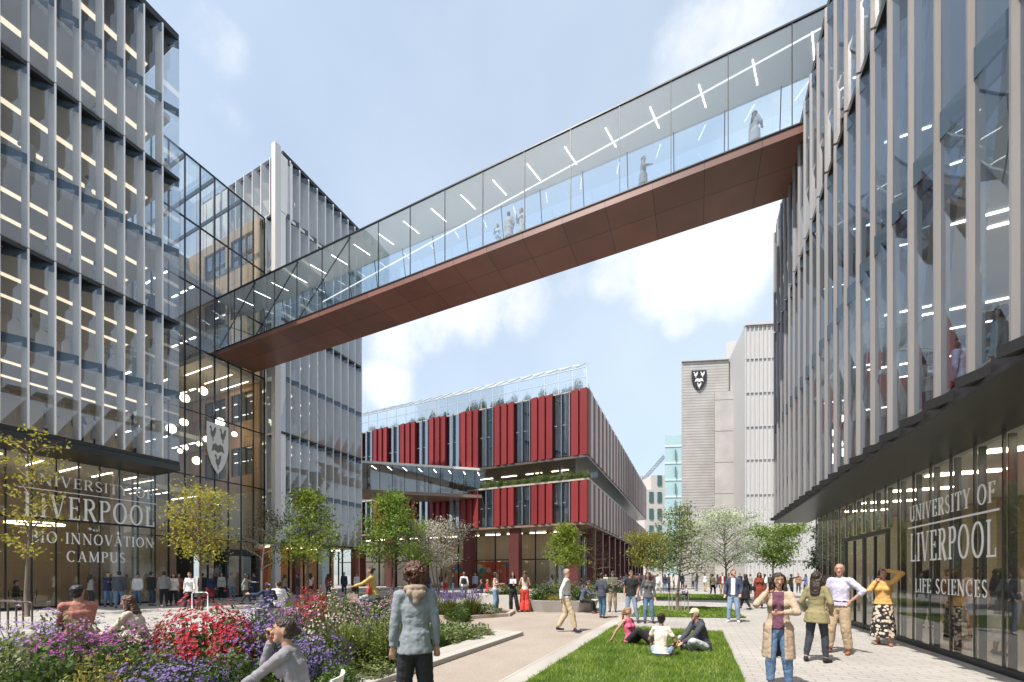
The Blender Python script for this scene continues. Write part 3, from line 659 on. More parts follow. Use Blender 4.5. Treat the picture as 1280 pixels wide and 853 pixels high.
# ================================================================ RIGHT BLOCK
RT = empty('life_sciences_block', (3.4,12,0), 'tall glass block with pinkish vertical fins over a glazed shopfront, filling the right side', 'building')
ER=[0.9+0.83*i for i in range(27)]
facade(RT,(3.4,0),(0,1),(-1,0),ER,[(4.35,13.15,[8.75]),(13.15,17.9,[])],0.62,5.5,G_R,fin_d=0.125,fin_t=0.04,finm=pbr('pink_grey_fin',(0.34,0.315,0.305),0.38,0.35,0.08,0.6,each=.08))
YE=ER[-1]
mb=MB(); mb.box(8.9,9.1,0.9,YE,4.4,17.9); mb.build('inner_wall',pbr('tan_inner_wall',(0.46,0.38,0.29),0.8,0,0.2,0.5),RT)
mb=MB(); mb.box(3.5,14,.7,.88,0,17.9); mb.box(3.5,14,YE+.02,YE+.2,4.2,17.9); mb.build('end_wall',pbr('grey_end_wall',(0,0,0)),RT)
mb=MB(); mb.box(3.46,14,.7,YE+.1,17.95,18.25); mb.build('roof',DARK,RT)
mb=MB(); mb.add([(3.38,.7,4.18),(4.75,.7,4.18),(4.75,YE+.15,4.18),(3.38,YE+.15,4.18),(3.38,.7,4.10),(4.75,.7,4.04),(4.75,YE+.15,4.04),(3.38,YE+.15,4.10)],[(3,2,1,0),(4,5,6,7),(0,1,5,4),(1,2,6,5),(2,3,7,6),(3,0,4,7)]); mb.build('soffit',SOFF,RT)
# dark shard under every tooth
for i in range(len(ER)-1):
    mb=MB(); y=ER[i]; mb.prism([(3.22,y+.8),(3.66,y+.02),(3.66,y+.8)],4.19,4.33); mb.build('soffit_shard',DARK,RT)
bx=[]
for z in (8.45,12.99,17.95):
    for k in range(14): bx.append((4.5+(k%2)*1.8,5.4+(k%2)*1.8,1.6+1.5*k,1.64+1.5*k,z-.02,z-.003))
strips(RT,bx,LAMPC)
strips(RT,[(5.2,8.4,y,y+.05,8.43,8.448) for y in (2.2,4.3,6.5,8.7,11,14,17)],emit('first_floor_panel',(1,.86,.66),8.0),'ceiling_panel')
mb=MB(); mb.box(4.76,14,.9,21.2,3.98,4.15); mb.build('lobby_ceiling',CEIL,RT)
mb=MB(); mb.box(4.65,14,.9,20.7,0.004,.03); mb.build('lobby_floor',pbr('pale_inner_floor',(0.58,0.55,0.50),0.35,0,0.06,1),RT)
mb=MB(); mb.box(9.2,9.4,.9,20.7,0,3.97); mb.build('lobby_wall',pbr('cream_wall',(0.66,0.60,0.48),0.7,0,0.12,0.8),RT)
for y0,y1 in ((4.2,5.6),(8.6,10.2),(12.2,13.0),(17,18.6)):
    mb=MB(); mb.box(8.2,9.18,y0,y1,.03,3.96); mb.build('inner_partition',pbr('tan_partition',(0.40,0.32,0.22),0.6,0,0.15,1),RT)
mb=MB(); mb.box(6.8,7.5,5.4,8.4,.03,1.05); mb.build('reception_desk',pbr('oak_desk',(0.42,0.26,0.14),0.5,0,0.2,3),RT)
mb=MB(); mb.box(4.72,9.18,20.72,20.9,0,3.96); mb.build('lobby_wall',pbr('cream_wall',(0,0,0)),RT)
strips(RT,[(4.95,6.2,y,y+.26,3.955,3.975) for y in (2.5,4.5,6.5,8.5,10.5,12.5,14.5,16.5,18.5)],emit('right_lobby_panel',(1.0,0.86,0.64),10.0))
# shopfront
ym=[20.7-0.755*i for i in range(27)]
D0,D1=13.75,16.95
for i in range(26):
    y1,y0=ym[i],ym[i+1]; zb=0.14
    if y0>=D0-.4 and y1<=D1+.4: zb=2.86
    mb=MB(); mb.quad((4.6,y0+.03,zb),(4.6,y1-.03,zb),(4.6,y1-.03,4.03),(4.6,y0+.03,4.03)); mb.build('shopfront_pane',G_SHOP,RT)
for i in range(27):
    y=ym[i]; zb = 2.9 if D0<y<D1 else 0.0
    mb=MB(); mb.box(4.594,4.63,y-.02,y+.02,zb,4.035); mb.build('mullion',pbr('green_grey_mullion',(0.06,0.065,0.062),0.35,0.5),RT); mb=MB(); mb.box(4.66,4.76,y-.012,y+.012,zb,3.96); mb.build('inner_fin',pbr('green_grey_mullion',(0,0,0)),RT)
mb=MB(); mb.box(4.57,4.63,.95,D0-.09,.0,.12); mb.build('sill',FRAME,RT); mb=MB(); mb.box(4.57,4.63,D1+.09,20.68,.0,.12); mb.build('sill',FRAME,RT)
mb=MB(); mb.box(4.56,4.64,D0-.05,D0+.03,0,2.738); mb.box(4.56,4.64,D1-.03,D1+.05,0,2.738); mb.box(4.557,4.643,D0-.05,D1+.05,2.74,2.86); mb.box(4.56,4.64,15.31,15.39,0,2.738); mb.build('door_frame',pbr('green_grey_mullion',(0.06,0.065,0.062),0.35,0.5),RT)
for y0,y1 in ((D0+.1,15.24),(15.46,D1-.1)):
    mb=MB(); mb.quad((4.6,y0,.08),(4.6,y1,.08),(4.6,y1,2.72),(4.6,y0,2.72)); d=mb.build('door',G_SHOP,RT)
    mb=MB(); m_=(y0+y1)/2; mb.box(4.57,4.63,m_-.03,m_+.03,.162,2.72); mb.box(4.568,4.632,y0,y1,.02,.16); mb.build('door_rail',FRAME,d)
    mb=MB(); mb.tube([(4.5,m_-.12,.8),(4.5,m_-.12,1.6)],.02,8); mb.tube([(4.5,m_+.12,.8),(4.5,m_+.12,1.6)],.02,8); mb.build('handle',pbr('steel',(0.5,0.5,0.5),0.3,0.9),d)
for i,(px,py,r,t) in enumerate([(1049,524,.17,'highest'),(1041,541,.13,'second highest'),(1047,556,.20,'large'),(1039,574,.22,'biggest'),(1052,566,.17,'rightmost'),(1037,591,.15,'lowest')]):
    x=5.3+.25*(i%3); d=FP*x/(CS*(px-870)); y=(d+x*SN)/CS; z=EYE+(718-py)*d/FP
    p=empty('pendant_lamp',(x,y,z),'globe lamp behind the first-floor glass of the right block, %s of that cluster'%t,'lamp','globe lamps in the right block')
    mb=MB(); mb.ball((x,y,z),r,14,8); mb.build('globe',emit('white_globe',(1,.96,.9),3.5),p)
    mb=MB(); mb.tube([(x,y,z+r),(x,y,8.44)],.01,5); mb.build('cord',FRAME,p)

# ================================================================ FOOTBRIDGE IN THE SKY
SB = empty('glass_footbridge',(-13,18.3,17.2),'long glass footbridge with a brown underside crossing the sky between the blocks','footbridge')
clad = brickmat('brown_bridge_cladding',(0.225,0.10,0.075),(0.165,0.078,0.06),(0.05,0.025,0.02),1.9,9.0,0.014,0.32,off=0,bump=0.1)
X0,X1=-31.0,6.0; ZB,ZT=17.2,21.2; Y0,Y1=17.05,19.75
mb=MB(); mb.box(X0,X1,Y0,Y1,ZB,ZB+.32); mb.build('deck',clad,SB)
mb=MB(); mb.box(X0,X1,Y0+.05,Y1-.6,ZT-.02,ZT+.10); mb.build('roof',pbr('bridge_ceiling',(0.86,0.85,0.82),0.7,0,0.05,0.6),SB)
mb=MB(); mb.box(X0,X1,Y0+.1,Y1-.1,ZB+.32,ZB+.36); mb.build('floor',pbr('bridge_floor',(0.66,0.66,0.64),0.6),SB)
fx=[-31,-28.9,-26.8,-24.7,-22.6,-20.4,-18.2,-16.0,-13.8,-11.6,-9.4,-7.2,-5.0,-2.9,-0.9,1.1,3.1,6.0]
for a_,b_ in zip(fx[:-1],fx[1:]):
    mb=MB(); mb.quad((a_+.02,Y0,ZB+.32),(b_-.02,Y0,ZB+.32),(b_-.02,Y0,ZT),(a_+.02,Y0,ZT)); mb.build('front_pane',G_BR,SB)
    mb=MB(); mb.quad((a_+.02,Y1,ZB+.32),(b_-.02,Y1,ZB+.32),(b_-.02,Y1-.7,ZT),(a_+.02,Y1-.7,ZT)); mb.build('back_pane',G_BR,SB)
    mb=MB(); mb.box(b_-.014,b_+.014,Y0-.02,Y0+.03,ZB+.3,ZT); mb.build('mullion',FRAME,SB); mb=MB(); mb.bar((b_,Y1,ZB+.3),(b_,Y1-.7,ZT),.025,.04); mb.build('mullion',FRAME,SB)
mb=MB(); mb.box(X0,X1,Y0-.035,Y0+.04,ZT+.0,ZT+.06); mb.box(X0,X1,Y0-.035,Y0+.02,ZB+.30,ZB+.35); mb.build('edge_rail',FRAME,SB)
for a_,b_ in (((-31,ZB+.4),(-26.8,ZT)),((-26.8,ZB+.4),(-22.6,ZT)),((-22.6,ZB+.4),(-18.2,ZT)),((-31,ZT-1.6),(-26.8,ZB+.4))):
    mb=MB(); mb.bar((a_[0],Y0+.1,a_[1]),(b_[0],Y0+.1,b_[1]),.05,.05); mb.build('brace',FRAME,SB)
mb=MB(); mb.tube([(-20.5,Y0+.12,18.1),(4.6,Y0+.12,20.75)],.028,8); mb.build('light_rail',emit('white_rail_glow',(1,1,1),.75),SB)
for k in range(19):
    x=-29.5+1.85*k; mb=MB(); mb.bar((x,Y0+.55,ZT-.026),(x+.28,Y1-1.15,ZT-.026),.028,.012); mb.build('ceiling_light',emit('bridge_strip_light',(1,.97,.92),4.0),SB)
# ================================================================ LETTERING (serif capitals drawn as strokes)
def glyphs(t=0.15, h=0.055):
    """each letter: list of strokes [(x,y,halfwidth)...]; serifs as thin bars"""
    def st(x,y0,y1,w=t): return ('l',x,y0,x,y1,w)
    def hb(x0,x1,y,w=h): return ('l',x0,y,x1,y,w)
    def dg(x0,y0,x1,y1,w): return ('l',x0,y0,x1,y1,w)
    def sf(x,y,l=0.15): return hb(x-l,x+l,y+(h/2 if y<.5 else -h/2),h)
    def arc(cx,cy,rx,ry,a0,a1): return ('a',cx,cy,rx,ry,a0,a1)
    G={}
    G['I']=(0.34,[st(.17,0,1),sf(.17,0),sf(.17,1)])
    G['L']=(0.66,[st(.17,0,1),sf(.17,1),hb(.03,.64,h/2),st(.62,0,.24,h)])
    G['E']=(0.68,[st(.17,0,1),hb(.03,.62,h/2),hb(.03,.60,1-h/2),hb(.17,.5,.52),st(.62,0,.22,h),st(.60,.8,1,h),st(.5,.42,.62,h)])
    G['F']=(0.64,[st(.17,0,1),hb(.03,.60,1-h/2),hb(.17,.5,.52),st(.60,.8,1,h),st(.5,.42,.62,h),sf(.17,0)])
    G['T']=(0.74,[st(.37,0,1),hb(.03,.71,1-h/2),st(.05,.8,1,h),st(.69,.8,1,h),sf(.37,0)])
    G['U']=(0.86,[st(.17,.32,1),st(.69,.32,1,h),arc(.43,.32,.26,.31,180,360),sf(.17,1),sf(.69,1,.12)])
    G['N']=(0.92,[st(.15,0,1,h),st(.77,0,1,h),dg(.13,1,.79,0,t),sf(.15,0,.12),sf(.10,1,.1),sf(.77,1,.12)])
    G['V']=(0.84,[dg(.12,1,.43,0,t),dg(.74,1,.44,0,h),sf(.12,1,.13),sf(.74,1,.11)])
    G['Y']=(0.80,[dg(.10,1,.40,.48,t),dg(.70,1,.41,.48,h),st(.40,0,.5),sf(.10,1,.12),sf(.70,1,.10),sf(.40,0)])
    G['A']=(0.86,[dg(.43,1,.14,0,h),dg(.41,1,.74,0,t),hb(.25,.62,.36),sf(.14,0,.12),sf(.74,0,.12)])
    G['M']=(1.06,[dg(.17,1,.15,0,h),st(.90,0,1,t),dg(.17,1,.52,.05,t),dg(.88,1,.53,.05,h),sf(.15,0,.11),sf(.90,0,.13),sf(.11,1,.1),sf(.92,1,.1)])
    G['P']=(0.70,[st(.17,0,1),arc(.34,.745,.28,.235,-90,90),hb(.03,.36,1-h/2),hb(.17,.36,.51),sf(.17,0)])
    G['R']=(0.80,[st(.17,0,1),arc(.34,.745,.28,.235,-90,90),hb(.03,.36,1-h/2),hb(.17,.36,.51),dg(.38,.52,.70,0,t),sf(.17,0),hb(.62,.80,h/2)])
    G['B']=(0.74,[st(.17,0,1),arc(.34,.755,.25,.225,-90,90),arc(.36,.27,.29,.245,-90,90),hb(.03,.38,1-h/2),hb(.17,.38,.525),hb(.03,.38,h/2)])
    G['O']=(0.94,[arc(.47,.5,.37,.48,0,360)])
    G['C']=(0.84,[arc(.46,.5,.36,.48,48,312),st(.71,.72,.96,h)])
    G['S']=(0.62,[('s',)]); G[' ']=(0.42,[])
    return G
def stroke_polys(s,wt=1.0):
    out=[]
    if s[0]=='l':
        _,x0,y0,x1,y1,w=s; dx,dy=x1-x0,y1-y0; L_=math.hypot(dx,dy) or 1; px,py=-dy/L_*w/2,dx/L_*w/2
        out.append([(x0+px,y0+py),(x0-px,y0-py),(x1-px,y1-py),(x1+px,y1+py)])
    else:
        if s[0]=='a': _,cx,cy,rx,ry,a0,a1=s; ns=max(6,int(abs(a1-a0)/18)); pts=[(cx+rx*math.cos(R(a0+(a1-a0)*i/ns)),cy+ry*math.sin(R(a0+(a1-a0)*i/ns)),abs(math.cos(R(a0+(a1-a0)*i/ns)))) for i in range(ns+1)]
        else:
            pts=[]
            for i in range(9): a=R(30+190*i/8); pts.append((.30+.21*math.cos(a),.745+.235*math.sin(a),.25+.4*(i/8)))
            for i in range(1,9): a=R(40-200*i/8); pts.append((.31+.23*math.cos(a),.265+.25*math.sin(a),.65-.4*(i/8)))
        L_=[];Rr=[]
        for i,(x,y,k) in enumerate(pts):
            a=pts[max(i-1,0)]; b=pts[min(i+1,len(pts)-1)]; dx,dy=b[0]-a[0],b[1]-a[1]; q=math.hypot(dx,dy) or 1
            w=wt*(0.055+(0.15-0.055)*k)/2; L_.append((x-dy/q*w,y+dx/q*w)); Rr.append((x+dy/q*w,y-dx/q*w))
        for i in range(len(pts)-1): out.append([L_[i],Rr[i],Rr[i+1],L_[i+1]])
    return out
GL=glyphs()
def text_row(sign, s, P, s0, s1, z0, cap, wt=1.0):
    """P(s,z,o): site point; the row runs from s0 to s1 (metres along the wall); every letter is a part"""
    gap=0.14; wid=sum(GL[c][0]+gap for c in s)-gap; k=(s1-s0)/wid; x=0.0
    for c in s:
        w,stk=GL[c]; mb=MB(); n=0
        for q in stk:
            off=0.0008*(n%6); n+=1
            if q[0]=='l': q=q[:5]+(q[5]*wt,)
            for poly in stroke_polys(q,wt):
                vs=[P(s0+(x+p[0])*k, z0+p[1]*cap, 0.0) for p in poly]+[P(s0+(x+p[0])*k, z0+p[1]*cap, off+.006) for p in poly]
                mb.add(vs,[(0,1,2,3),(7,6,5,4),(0,4,5,1),(1,5,6,2),(2,6,7,3),(3,7,4,0)])
        if mb.v: mb.build('letter',WHITE,sign)
        x+=w+gap
PLs=lambda s,z,o:(-28.296+o,s,z)         # left shopfront, read towards +Y
PRs=lambda s,z,o:(4.597-o,-s,z)           # right shopfront, read towards -Y
S1=empty('lettering_sign',(-28.27,9.8,2.2),'big white four-line serif lettering on the left shopfront, ending with CAMPUS','sign')
for t,s0,s1,z,c in (('UNIVERSITY OF',7.41,12.23,5.93,.52),('LIVERPOOL',7.38,12.30,4.37,1.12),('BIO INNOVATION',7.56,12.25,3.16,.55),('CAMPUS',8.76,11.02,2.27,.54)):
    text_row(S1,t,PLs,s0,s1,z,c,1.0)
mb=MB(); mb.box(-28.297,-28.289,7.2,12.42,5.67,5.71); mb.build('rule',WHITE,S1)
S2=empty('lettering_sign',(4.58,11,1.2),'white three-line serif lettering on the right shopfront, ending with LIFE SCIENCES','sign')
for t,s0,s1,z,c in (('UNIVERSITY OF',-12.53,-9.56,2.88,.36),('LIVERPOOL',-12.50,-9.53,1.945,.65),('LIFE SCIENCES',-12.28,-9.75,1.24,.31)):
    text_row(S2,t,PRs,s0,s1,z,c,.95)
mb=MB(); mb.box(4.588,4.598,9.45,12.6,2.72,2.755); mb.build('rule',WHITE,S2)
# shields: heater outline with two birds above an open book and a third bird below
def shield_outline(n=10):
    pts=[(-.5,1.0),(0,1.02),(.5,1.0)]
    for i in range(1,n+1):
        t=i/n; pts.append((.5*math.cos(t*math.pi/2)**.75 if t<1 else 0, .55*(1-t)**.9*1.0 if t<1 else 0))
    right=[(.5,1.0),(.5,.58),(.485,.47),(.44,.36),(.37,.25),(.27,.14),(.14,.05),(0,-.03)]
    return [(-x,y) for x,y in right[::-1]][0:]+[(-.5,1.0)][:0]+[(0,1.0)]+right[:-1]
BIRD=[(-.16,.10),(-.10,.14),(-.06,.10),(-.05,.04),(.0,.03),(.09,.13),(.15,.12),(.13,.03),(.07,-.06),(.02,-.09),(.03,-.16),(-.01,-.16),(-.03,-.09),(-.08,-.06),(-.11,.0),(-.10,.06)]
BOOK=[(-.27,-.06),(-.21,.07),(-.10,.10),(0,.06),(.10,.10),(.21,.07),(.27,-.06),(.14,-.03),(0,-.07),(-.14,-.03)]
def shield(parent,P,w,h,z0,mplate,mmark,big=False):
    mb=MB(); o=[(x*w,(y+.03)/1.03*h) for x,y in shield_outline()]; n=len(o)
    mb.add([P(x,z0+y,0.0) for x,y in o]+[P(x,z0+y,.05) for x,y in o],[tuple(range(n)),tuple(range(n,2*n))[::-1]]+[(i,n+i,n+(i+1)%n,(i+1)%n) for i in range(n)])
    mb.build('plate',mplate,parent)
    k=1.05
    for shp,cx,cy,s in ((BIRD,-.23,.80,k),(BIRD,.23,.80,k),(BOOK,0,.50,1.15),(BIRD,0,.26,k)):
        pts=[((cx+x*s*.95)*w,(cy+y*s*.95)*h) for x,y in shp]; n=len(pts); mb=MB()
        mb.add([P(x,z0+y,.051) for x,y in pts]+[P(x,z0+y,.065) for x,y in pts],[tuple(range(n)),tuple(range(n,2*n))[::-1]]+[(i,n+i,n+(i+1)%n,(i+1)%n) for i in range(n)])
        mb.build('charge',mmark,parent)
H1=empty('shield_emblem',(-30.9,17.1,8.76),'tall white shield with grey birds and book on the atrium glass','emblem')
shield(H1,lambda s,z,o:(-30.93+o,17.1+s,z),1.42,3.55,8.76,pbr('white_shield',(0.80,0.77,0.72),0.6,0,0.03),pbr('shield_grey_mark',(0.20,0.18,0.14),0.6))
pA,uA,wA,sA=facing(852,911,52,5.7); c0=(pA+uA*(sA*21.5/59))
H2=empty('shield_emblem',(c0.x-wA.x*.15,c0.y-wA.y*.15,zat(490,52)),'black shield with white birds and open book high on the grey tower','emblem')
shield(H2,lambda s,z,o:(c0.x+uA.x*s-wA.x*(.12+o),c0.y+uA.y*s-wA.y*(.12+o),z),1.85,zat(465,52)-zat(490,52),zat(490,52),pbr('black_shield',(0.02,0.02,0.02),0.5),pbr('shield_white_mark',(0.75,0.75,0.73),0.6))
# ================================================================ TREES
def leaves(centres, spread, per, size, tilt=1.0, up=0.35, flat=0.55):
    C=np.asarray(centres,float); n=len(C)*per
    P=np.repeat(C,per,0)+rng.normal(0,1,(n,3))*np.array([spread,spread,spread*flat])
    a=rng.normal(0,1,(n,3)); a[:,2]*=tilt; a/=np.linalg.norm(a,axis=1)[:,None]+1e-9
    b=rng.normal(0,1,(n,3)); b[:,2]*=0.6; b-=a*(a*b).sum(1)[:,None]; b/=np.linalg.norm(b,axis=1)[:,None]+1e-9
    s=size*rng.uniform(.6,1.25,n)[:,None]
    V=np.stack([P-a*s*.5,P+b*s*.28+a*s*.05,P+a*s*.6-np.array([0,0,1])*s*.1,P-b*s*.28+a*s*.05],1).reshape(-1,3)
    return V,np.arange(n*4).reshape(-1,4)
bark=pbr('grey_brown_bark',(0.13,0.10,0.075),0.9,0,0.3,8,0.4,25); birch=pbr('white_birch_bark',(0.50,0.47,0.43),0.8,0,0.3,9,0.2,20)
def tree(name,label,x,y,H,c0,rad,style,per,size,lm,barkm=bark,nb=26,blossom=None,seed=1,thick=1.0,stems=1,spread=.24):
    rr=random.Random(seed); t=empty(name,(x,y,0),label,'tree','young trees in the square')
    mb=MB(); tips=[]
    for s in range(stems):
        lean=(rr.uniform(-.04,.04)+(0 if stems==1 else .28*math.cos(2.1*s)), rr.uniform(-.04,.04)+(0 if stems==1 else .28*math.sin(2.1*s)))
        r0=.028*H**.6*thick/(stems**.4)
        ax=lambda q:(x+lean[0]*H*q*.6+.05*math.sin(q*7+seed+s), y+lean[1]*H*q*.6+.05*math.cos(q*6+seed), H*.97*q)
        mb.tube([ax(q/8) for q in range(9)],[r0*(1-.85*q/8) for q in range(9)],7)
        for b in range(nb//stems):
            f=(b+.5)/(nb//stems); z=c0+(H*.95-c0)*f; q=z/(H*.97); base=ax(q)
            if style=='cone': R_=rad*(1-f)**.75+.12
            elif style=='round': R_=rad*math.sqrt(max(.06,1-(2*(f-.42))**2*.95))
            elif style=='vase': R_=rad*(.45+.75*f)*(1.12-f*.35)
            else: R_=rad*(1-.75*f)*(0.75+.5*rr.random())
            a=b*2.399+rr.uniform(-.4,.4); L_=R_*rr.uniform(.72,1.08); rise={'cone':.35,'round':.55,'vase':.9,'larch':.12}[style]*L_*rr.uniform(.6,1.3)
            e=(base[0]+L_*math.cos(a),base[1]+L_*math.sin(a),min(H,base[2]+rise)); mid=tuple((base[i]+e[i])/2+(0,0,.08*L_)[i] for i in range(3))
            rb=r0*.42*(1-.6*f); mb.tube([base,mid,e],[rb,rb*.6,rb*.22],5); tips+=[e,mid]
            for k in range(3):
                g=rr.uniform(.35,.9); p=[base[i]+(e[i]-base[i])*g for i in range(3)]; a2=a+rr.choice((-1,1))*rr.uniform(.5,1.1); l2=L_*rr.uniform(.25,.5)
                e2=(p[0]+l2*math.cos(a2),p[1]+l2*math.sin(a2),p[2]+l2*rr.uniform(.1,.8)); mb.tube([p,e2],[rb*.4,rb*.15],4); tips.append(e2)
        tips.append(ax(1.0))
    mb.build('trunk',barkm,t)
    tips=[q for q in tips if rr.random()>(.10 if name!='street_tree' else .20)]
    V,F=leaves(np.array(tips)-np.array([x,y,0]),spread,per,size); link('crown',np_mesh('crown',V,F,lm),t)
    if blossom:
        V,F=leaves(np.array(tips)-np.array([x,y,0]),spread*1.05,blossom[1],blossom[2],1,.3); link('blossom',np_mesh('blossom',V,F,blossom[0]),t)
    return t
LG=leafmat('lime_leaf',(0.14,0.20,0.025),(0.30,0.36,0.055),.45); YG=leafmat('yellow_green_leaf',(0.26,0.25,0.03),(0.46,0.41,0.06),.45); BG=leafmat('bright_leaf',(0.11,0.19,0.025),(0.24,0.33,0.05),.45)
LY=leafmat('soft_yellow_leaf',(0.17,0.18,0.035),(0.30,0.30,0.07),.4); OL=leafmat('olive_leaf',(0.07,0.075,0.03),(0.15,0.14,0.05)); DG=leafmat('dark_leaf',(0.025,0.06,0.02),(0.06,0.11,0.03)); PG=leafmat('pale_leaf',(0.14,0.19,0.06),(0.26,0.30,0.12))
WB=leafmat('white_blossom',(0.62,0.54,0.48),(0.80,0.72,0.66),.5); GW=leafmat('greenish_white_blossom',(0.56,0.62,0.40),(0.78,0.80,0.66),.5)
def tr(px,d,top,foot,rad,*a,**k):
    x,y=at(px,d); H=EYE+(718-top)*d/FP; c0=EYE+(718-foot)*d/FP; return x,y,H,c0,rad*d/FP
def T_(name,label,px,d,top,foot,radpx,style,per,size,lm,**k):
    x,y,H,c0,rad=tr(px,d,top,foot,radpx); return tree(name,label,x,y,H,c0,rad,style,per,size,lm,**k)
T_('street_tree','sparse yellow-green tree in front of the big lettering at the far left',36,15.6,543,705,33,'vase',13,.125,YG,nb=22,seed=3,spread=.20)
T_('street_tree','yellow-green tree with a round crown in front of the atrium doors',248,18.6,617,712,38,'vase',24,.13,YG,nb=28,seed=5,spread=.30)
T_('birch_tree','thin white-trunked tree with sparse olive leaves right of the entrance portal',325,23.5,636,716,24,'round',14,.13,OL,barkm=birch,nb=22,seed=7,stems=2,spread=.26)
T_('street_tree','full lime-green tree in front of the finned block corner',386,24,611,712,40,'cone',46,.165,LG,nb=34,seed=9,spread=.36)
T_('street_tree','bright green conical tree left of the blossom tree, before the red building',492,27,614,716,42,'cone',50,.18,BG,nb=36,seed=11,spread=.42)
T_('blossom_tree','small white-pink blossom tree with several stems before the red building',547,28.5,657,714,36,'vase',16,.13,PG,nb=30,seed=13,stems=3,blossom=(WB,26,.13),spread=.32)
T_('street_tree','slim bright green tree rising behind the concrete planter',706,24,655,712,22,'cone',44,.15,LG,nb=26,seed=15,spread=.25)
T_('sapling','nearly bare sapling with thin twigs beside the red building corner',742,25,655,714,20,'larch',5,.09,OL,nb=24,seed=17)
T_('street_tree','yellow-green tree at the far end of the red building columns',808,40,671,713,24,'vase',44,.21,LY,nb=26,seed=19,spread=.42)
T_('street_tree','dark green tree just left of the tall airy tree, far back',829,44,676,713,26,'vase',46,.24,DG,nb=28,seed=21,spread=.5)
tt=T_('larch_tree','tall airy tree with drooping sparse branches inside the metal guard',848,18.0,628,722,36,'larch',15,.11,PG,nb=46,seed=23,spread=.20)
T_('blossom_tree','airy white blossom tree standing before the grey tower',907,26,640,714,40,'round',16,.10,PG,nb=40,seed=25,blossom=(GW,40,.115),spread=.34)
T_('street_tree','leafy mid-green tree in front of the ribbed wall beside the right block',967,28,662,712,32,'vase',46,.16,BG,nb=32,seed=27,spread=.33)
T_('street_tree','half-hidden dark green tree at the corner of the right shopfront',1031,24,655,716,13,'cone',40,.14,DG,nb=24,seed=29,spread=.22)

# ================================================================ FLOWER BEDS
def dome(n,rad,h,shell=.5,z0=.0,rough=.18):
    a=rng.uniform(0,2*np.pi,n); u=rng.uniform(0,1,n)**.6; ph=np.arccos(1-u*.98)         # polar angle from top
    r=rng.uniform(shell,1,n)**.5*(1+rough*np.sin(a*3+1.3)*np.sin(ph*4)+rng.normal(0,.05,n))
    P=np.column_stack([r*np.sin(ph)*np.cos(a)*rad, r*np.sin(ph)*np.sin(a)*rad, z0+r*np.cos(ph)*(h-z0)])
    N=np.column_stack([np.sin(ph)*np.cos(a),np.sin(ph)*np.sin(a),np.cos(ph)+.35]); N/=np.linalg.norm(N,axis=1)[:,None]
    return P,N
def flowers(P,N,size,pet=6,cup=.25):
    """rosettes of pet petals round each point, opening along N"""
    n=len(P); t=np.cross(N,rng.normal(0,1,(n,3))); t/=np.linalg.norm(t,axis=1)[:,None]+1e-9; b=np.cross(N,t); V=[];s=(size*rng.uniform(.7,1.2,n))[:,None]
    N=N+rng.normal(0,.25,(n,3)); N/=np.linalg.norm(N,axis=1)[:,None]
    for k in range(pet):
        a=2*math.pi*k/pet; w=math.pi/pet*.95
        d0=t*math.cos(a)+b*math.sin(a); d1=t*math.cos(a-w)+b*math.sin(a-w); d2=t*math.cos(a+w)+b*math.sin(a+w)
        V.append(np.stack([P,P+d1*s*.32+N*s*cup*.5,P+d0*s*.55+N*s*cup,P+d2*s*.32+N*s*cup*.5],1))
    V=np.stack(V,1).reshape(-1,3); return V,np.arange(len(V)).reshape(-1,4)
def blades(n,rad,h,w):
    a=rng.uniform(0,2*np.pi,n); r=rng.uniform(0,rad*.3,n); out=rng.uniform(.2,1,n)*rad; hh=h*rng.uniform(.6,1.05,n)
    B=np.column_stack([r*np.cos(a),r*np.sin(a),np.zeros(n)]); D=np.column_stack([np.cos(a),np.sin(a),np.zeros(n)]); S=np.column_stack([-np.sin(a),np.cos(a),np.zeros(n)])*w
    M=B+D*(out*.45)[:,None]+np.array([0,0,1])*(hh*.7)[:,None]; E=B+D*out[:,None]+np.array([0,0,1])*(hh)[:,None]
    V=np.concatenate([np.stack([B-S,B+S,M+S*.8,M-S*.8],1),np.stack([M-S*.8,M+S*.8,E+S*.1,E-S*.1],1)]).reshape(-1,3)
    return V,np.arange(len(V)).reshape(-1,4)
FL={}
for n,c1,c2 in (('magenta',(0.24,0.04,0.19),(0.42,0.12,0.34)),('lilac',(0.26,0.19,0.36),(0.42,0.33,0.50)),('violet',(0.11,0.07,0.22),(0.24,0.17,0.37)),('red',(0.34,0.010,0.024),(0.54,0.05,0.075)),('white',(0.48,0.40,0.34),(0.66,0.58,0.50)),('pink',(0.44,0.22,0.32),(0.60,0.36,0.44)),('yellow',(0.55,0.32,0.02),(0.65,0.45,0.05))):
    FL[n]=leafmat(n+'_petal',c1,c2,.2,.55)
GR1=leafmat('bed_leaf',(0.045,0.085,0.018),(0.13,0.19,0.045)); GR2=leafmat('bed_leaf_pale',(0.13,0.17,0.05),(0.27,0.30,0.12)); GR3=leafmat('bed_leaf_gold',(0.22,0.19,0.04),(0.36,0.31,0.07)); GR4=leafmat('bed_leaf_fine',(0.08,0.11,0.018),(0.18,0.21,0.04))
stemm=pbr('plant_stem',(0.06,0.07,0.03),0.8)
PROTO={}
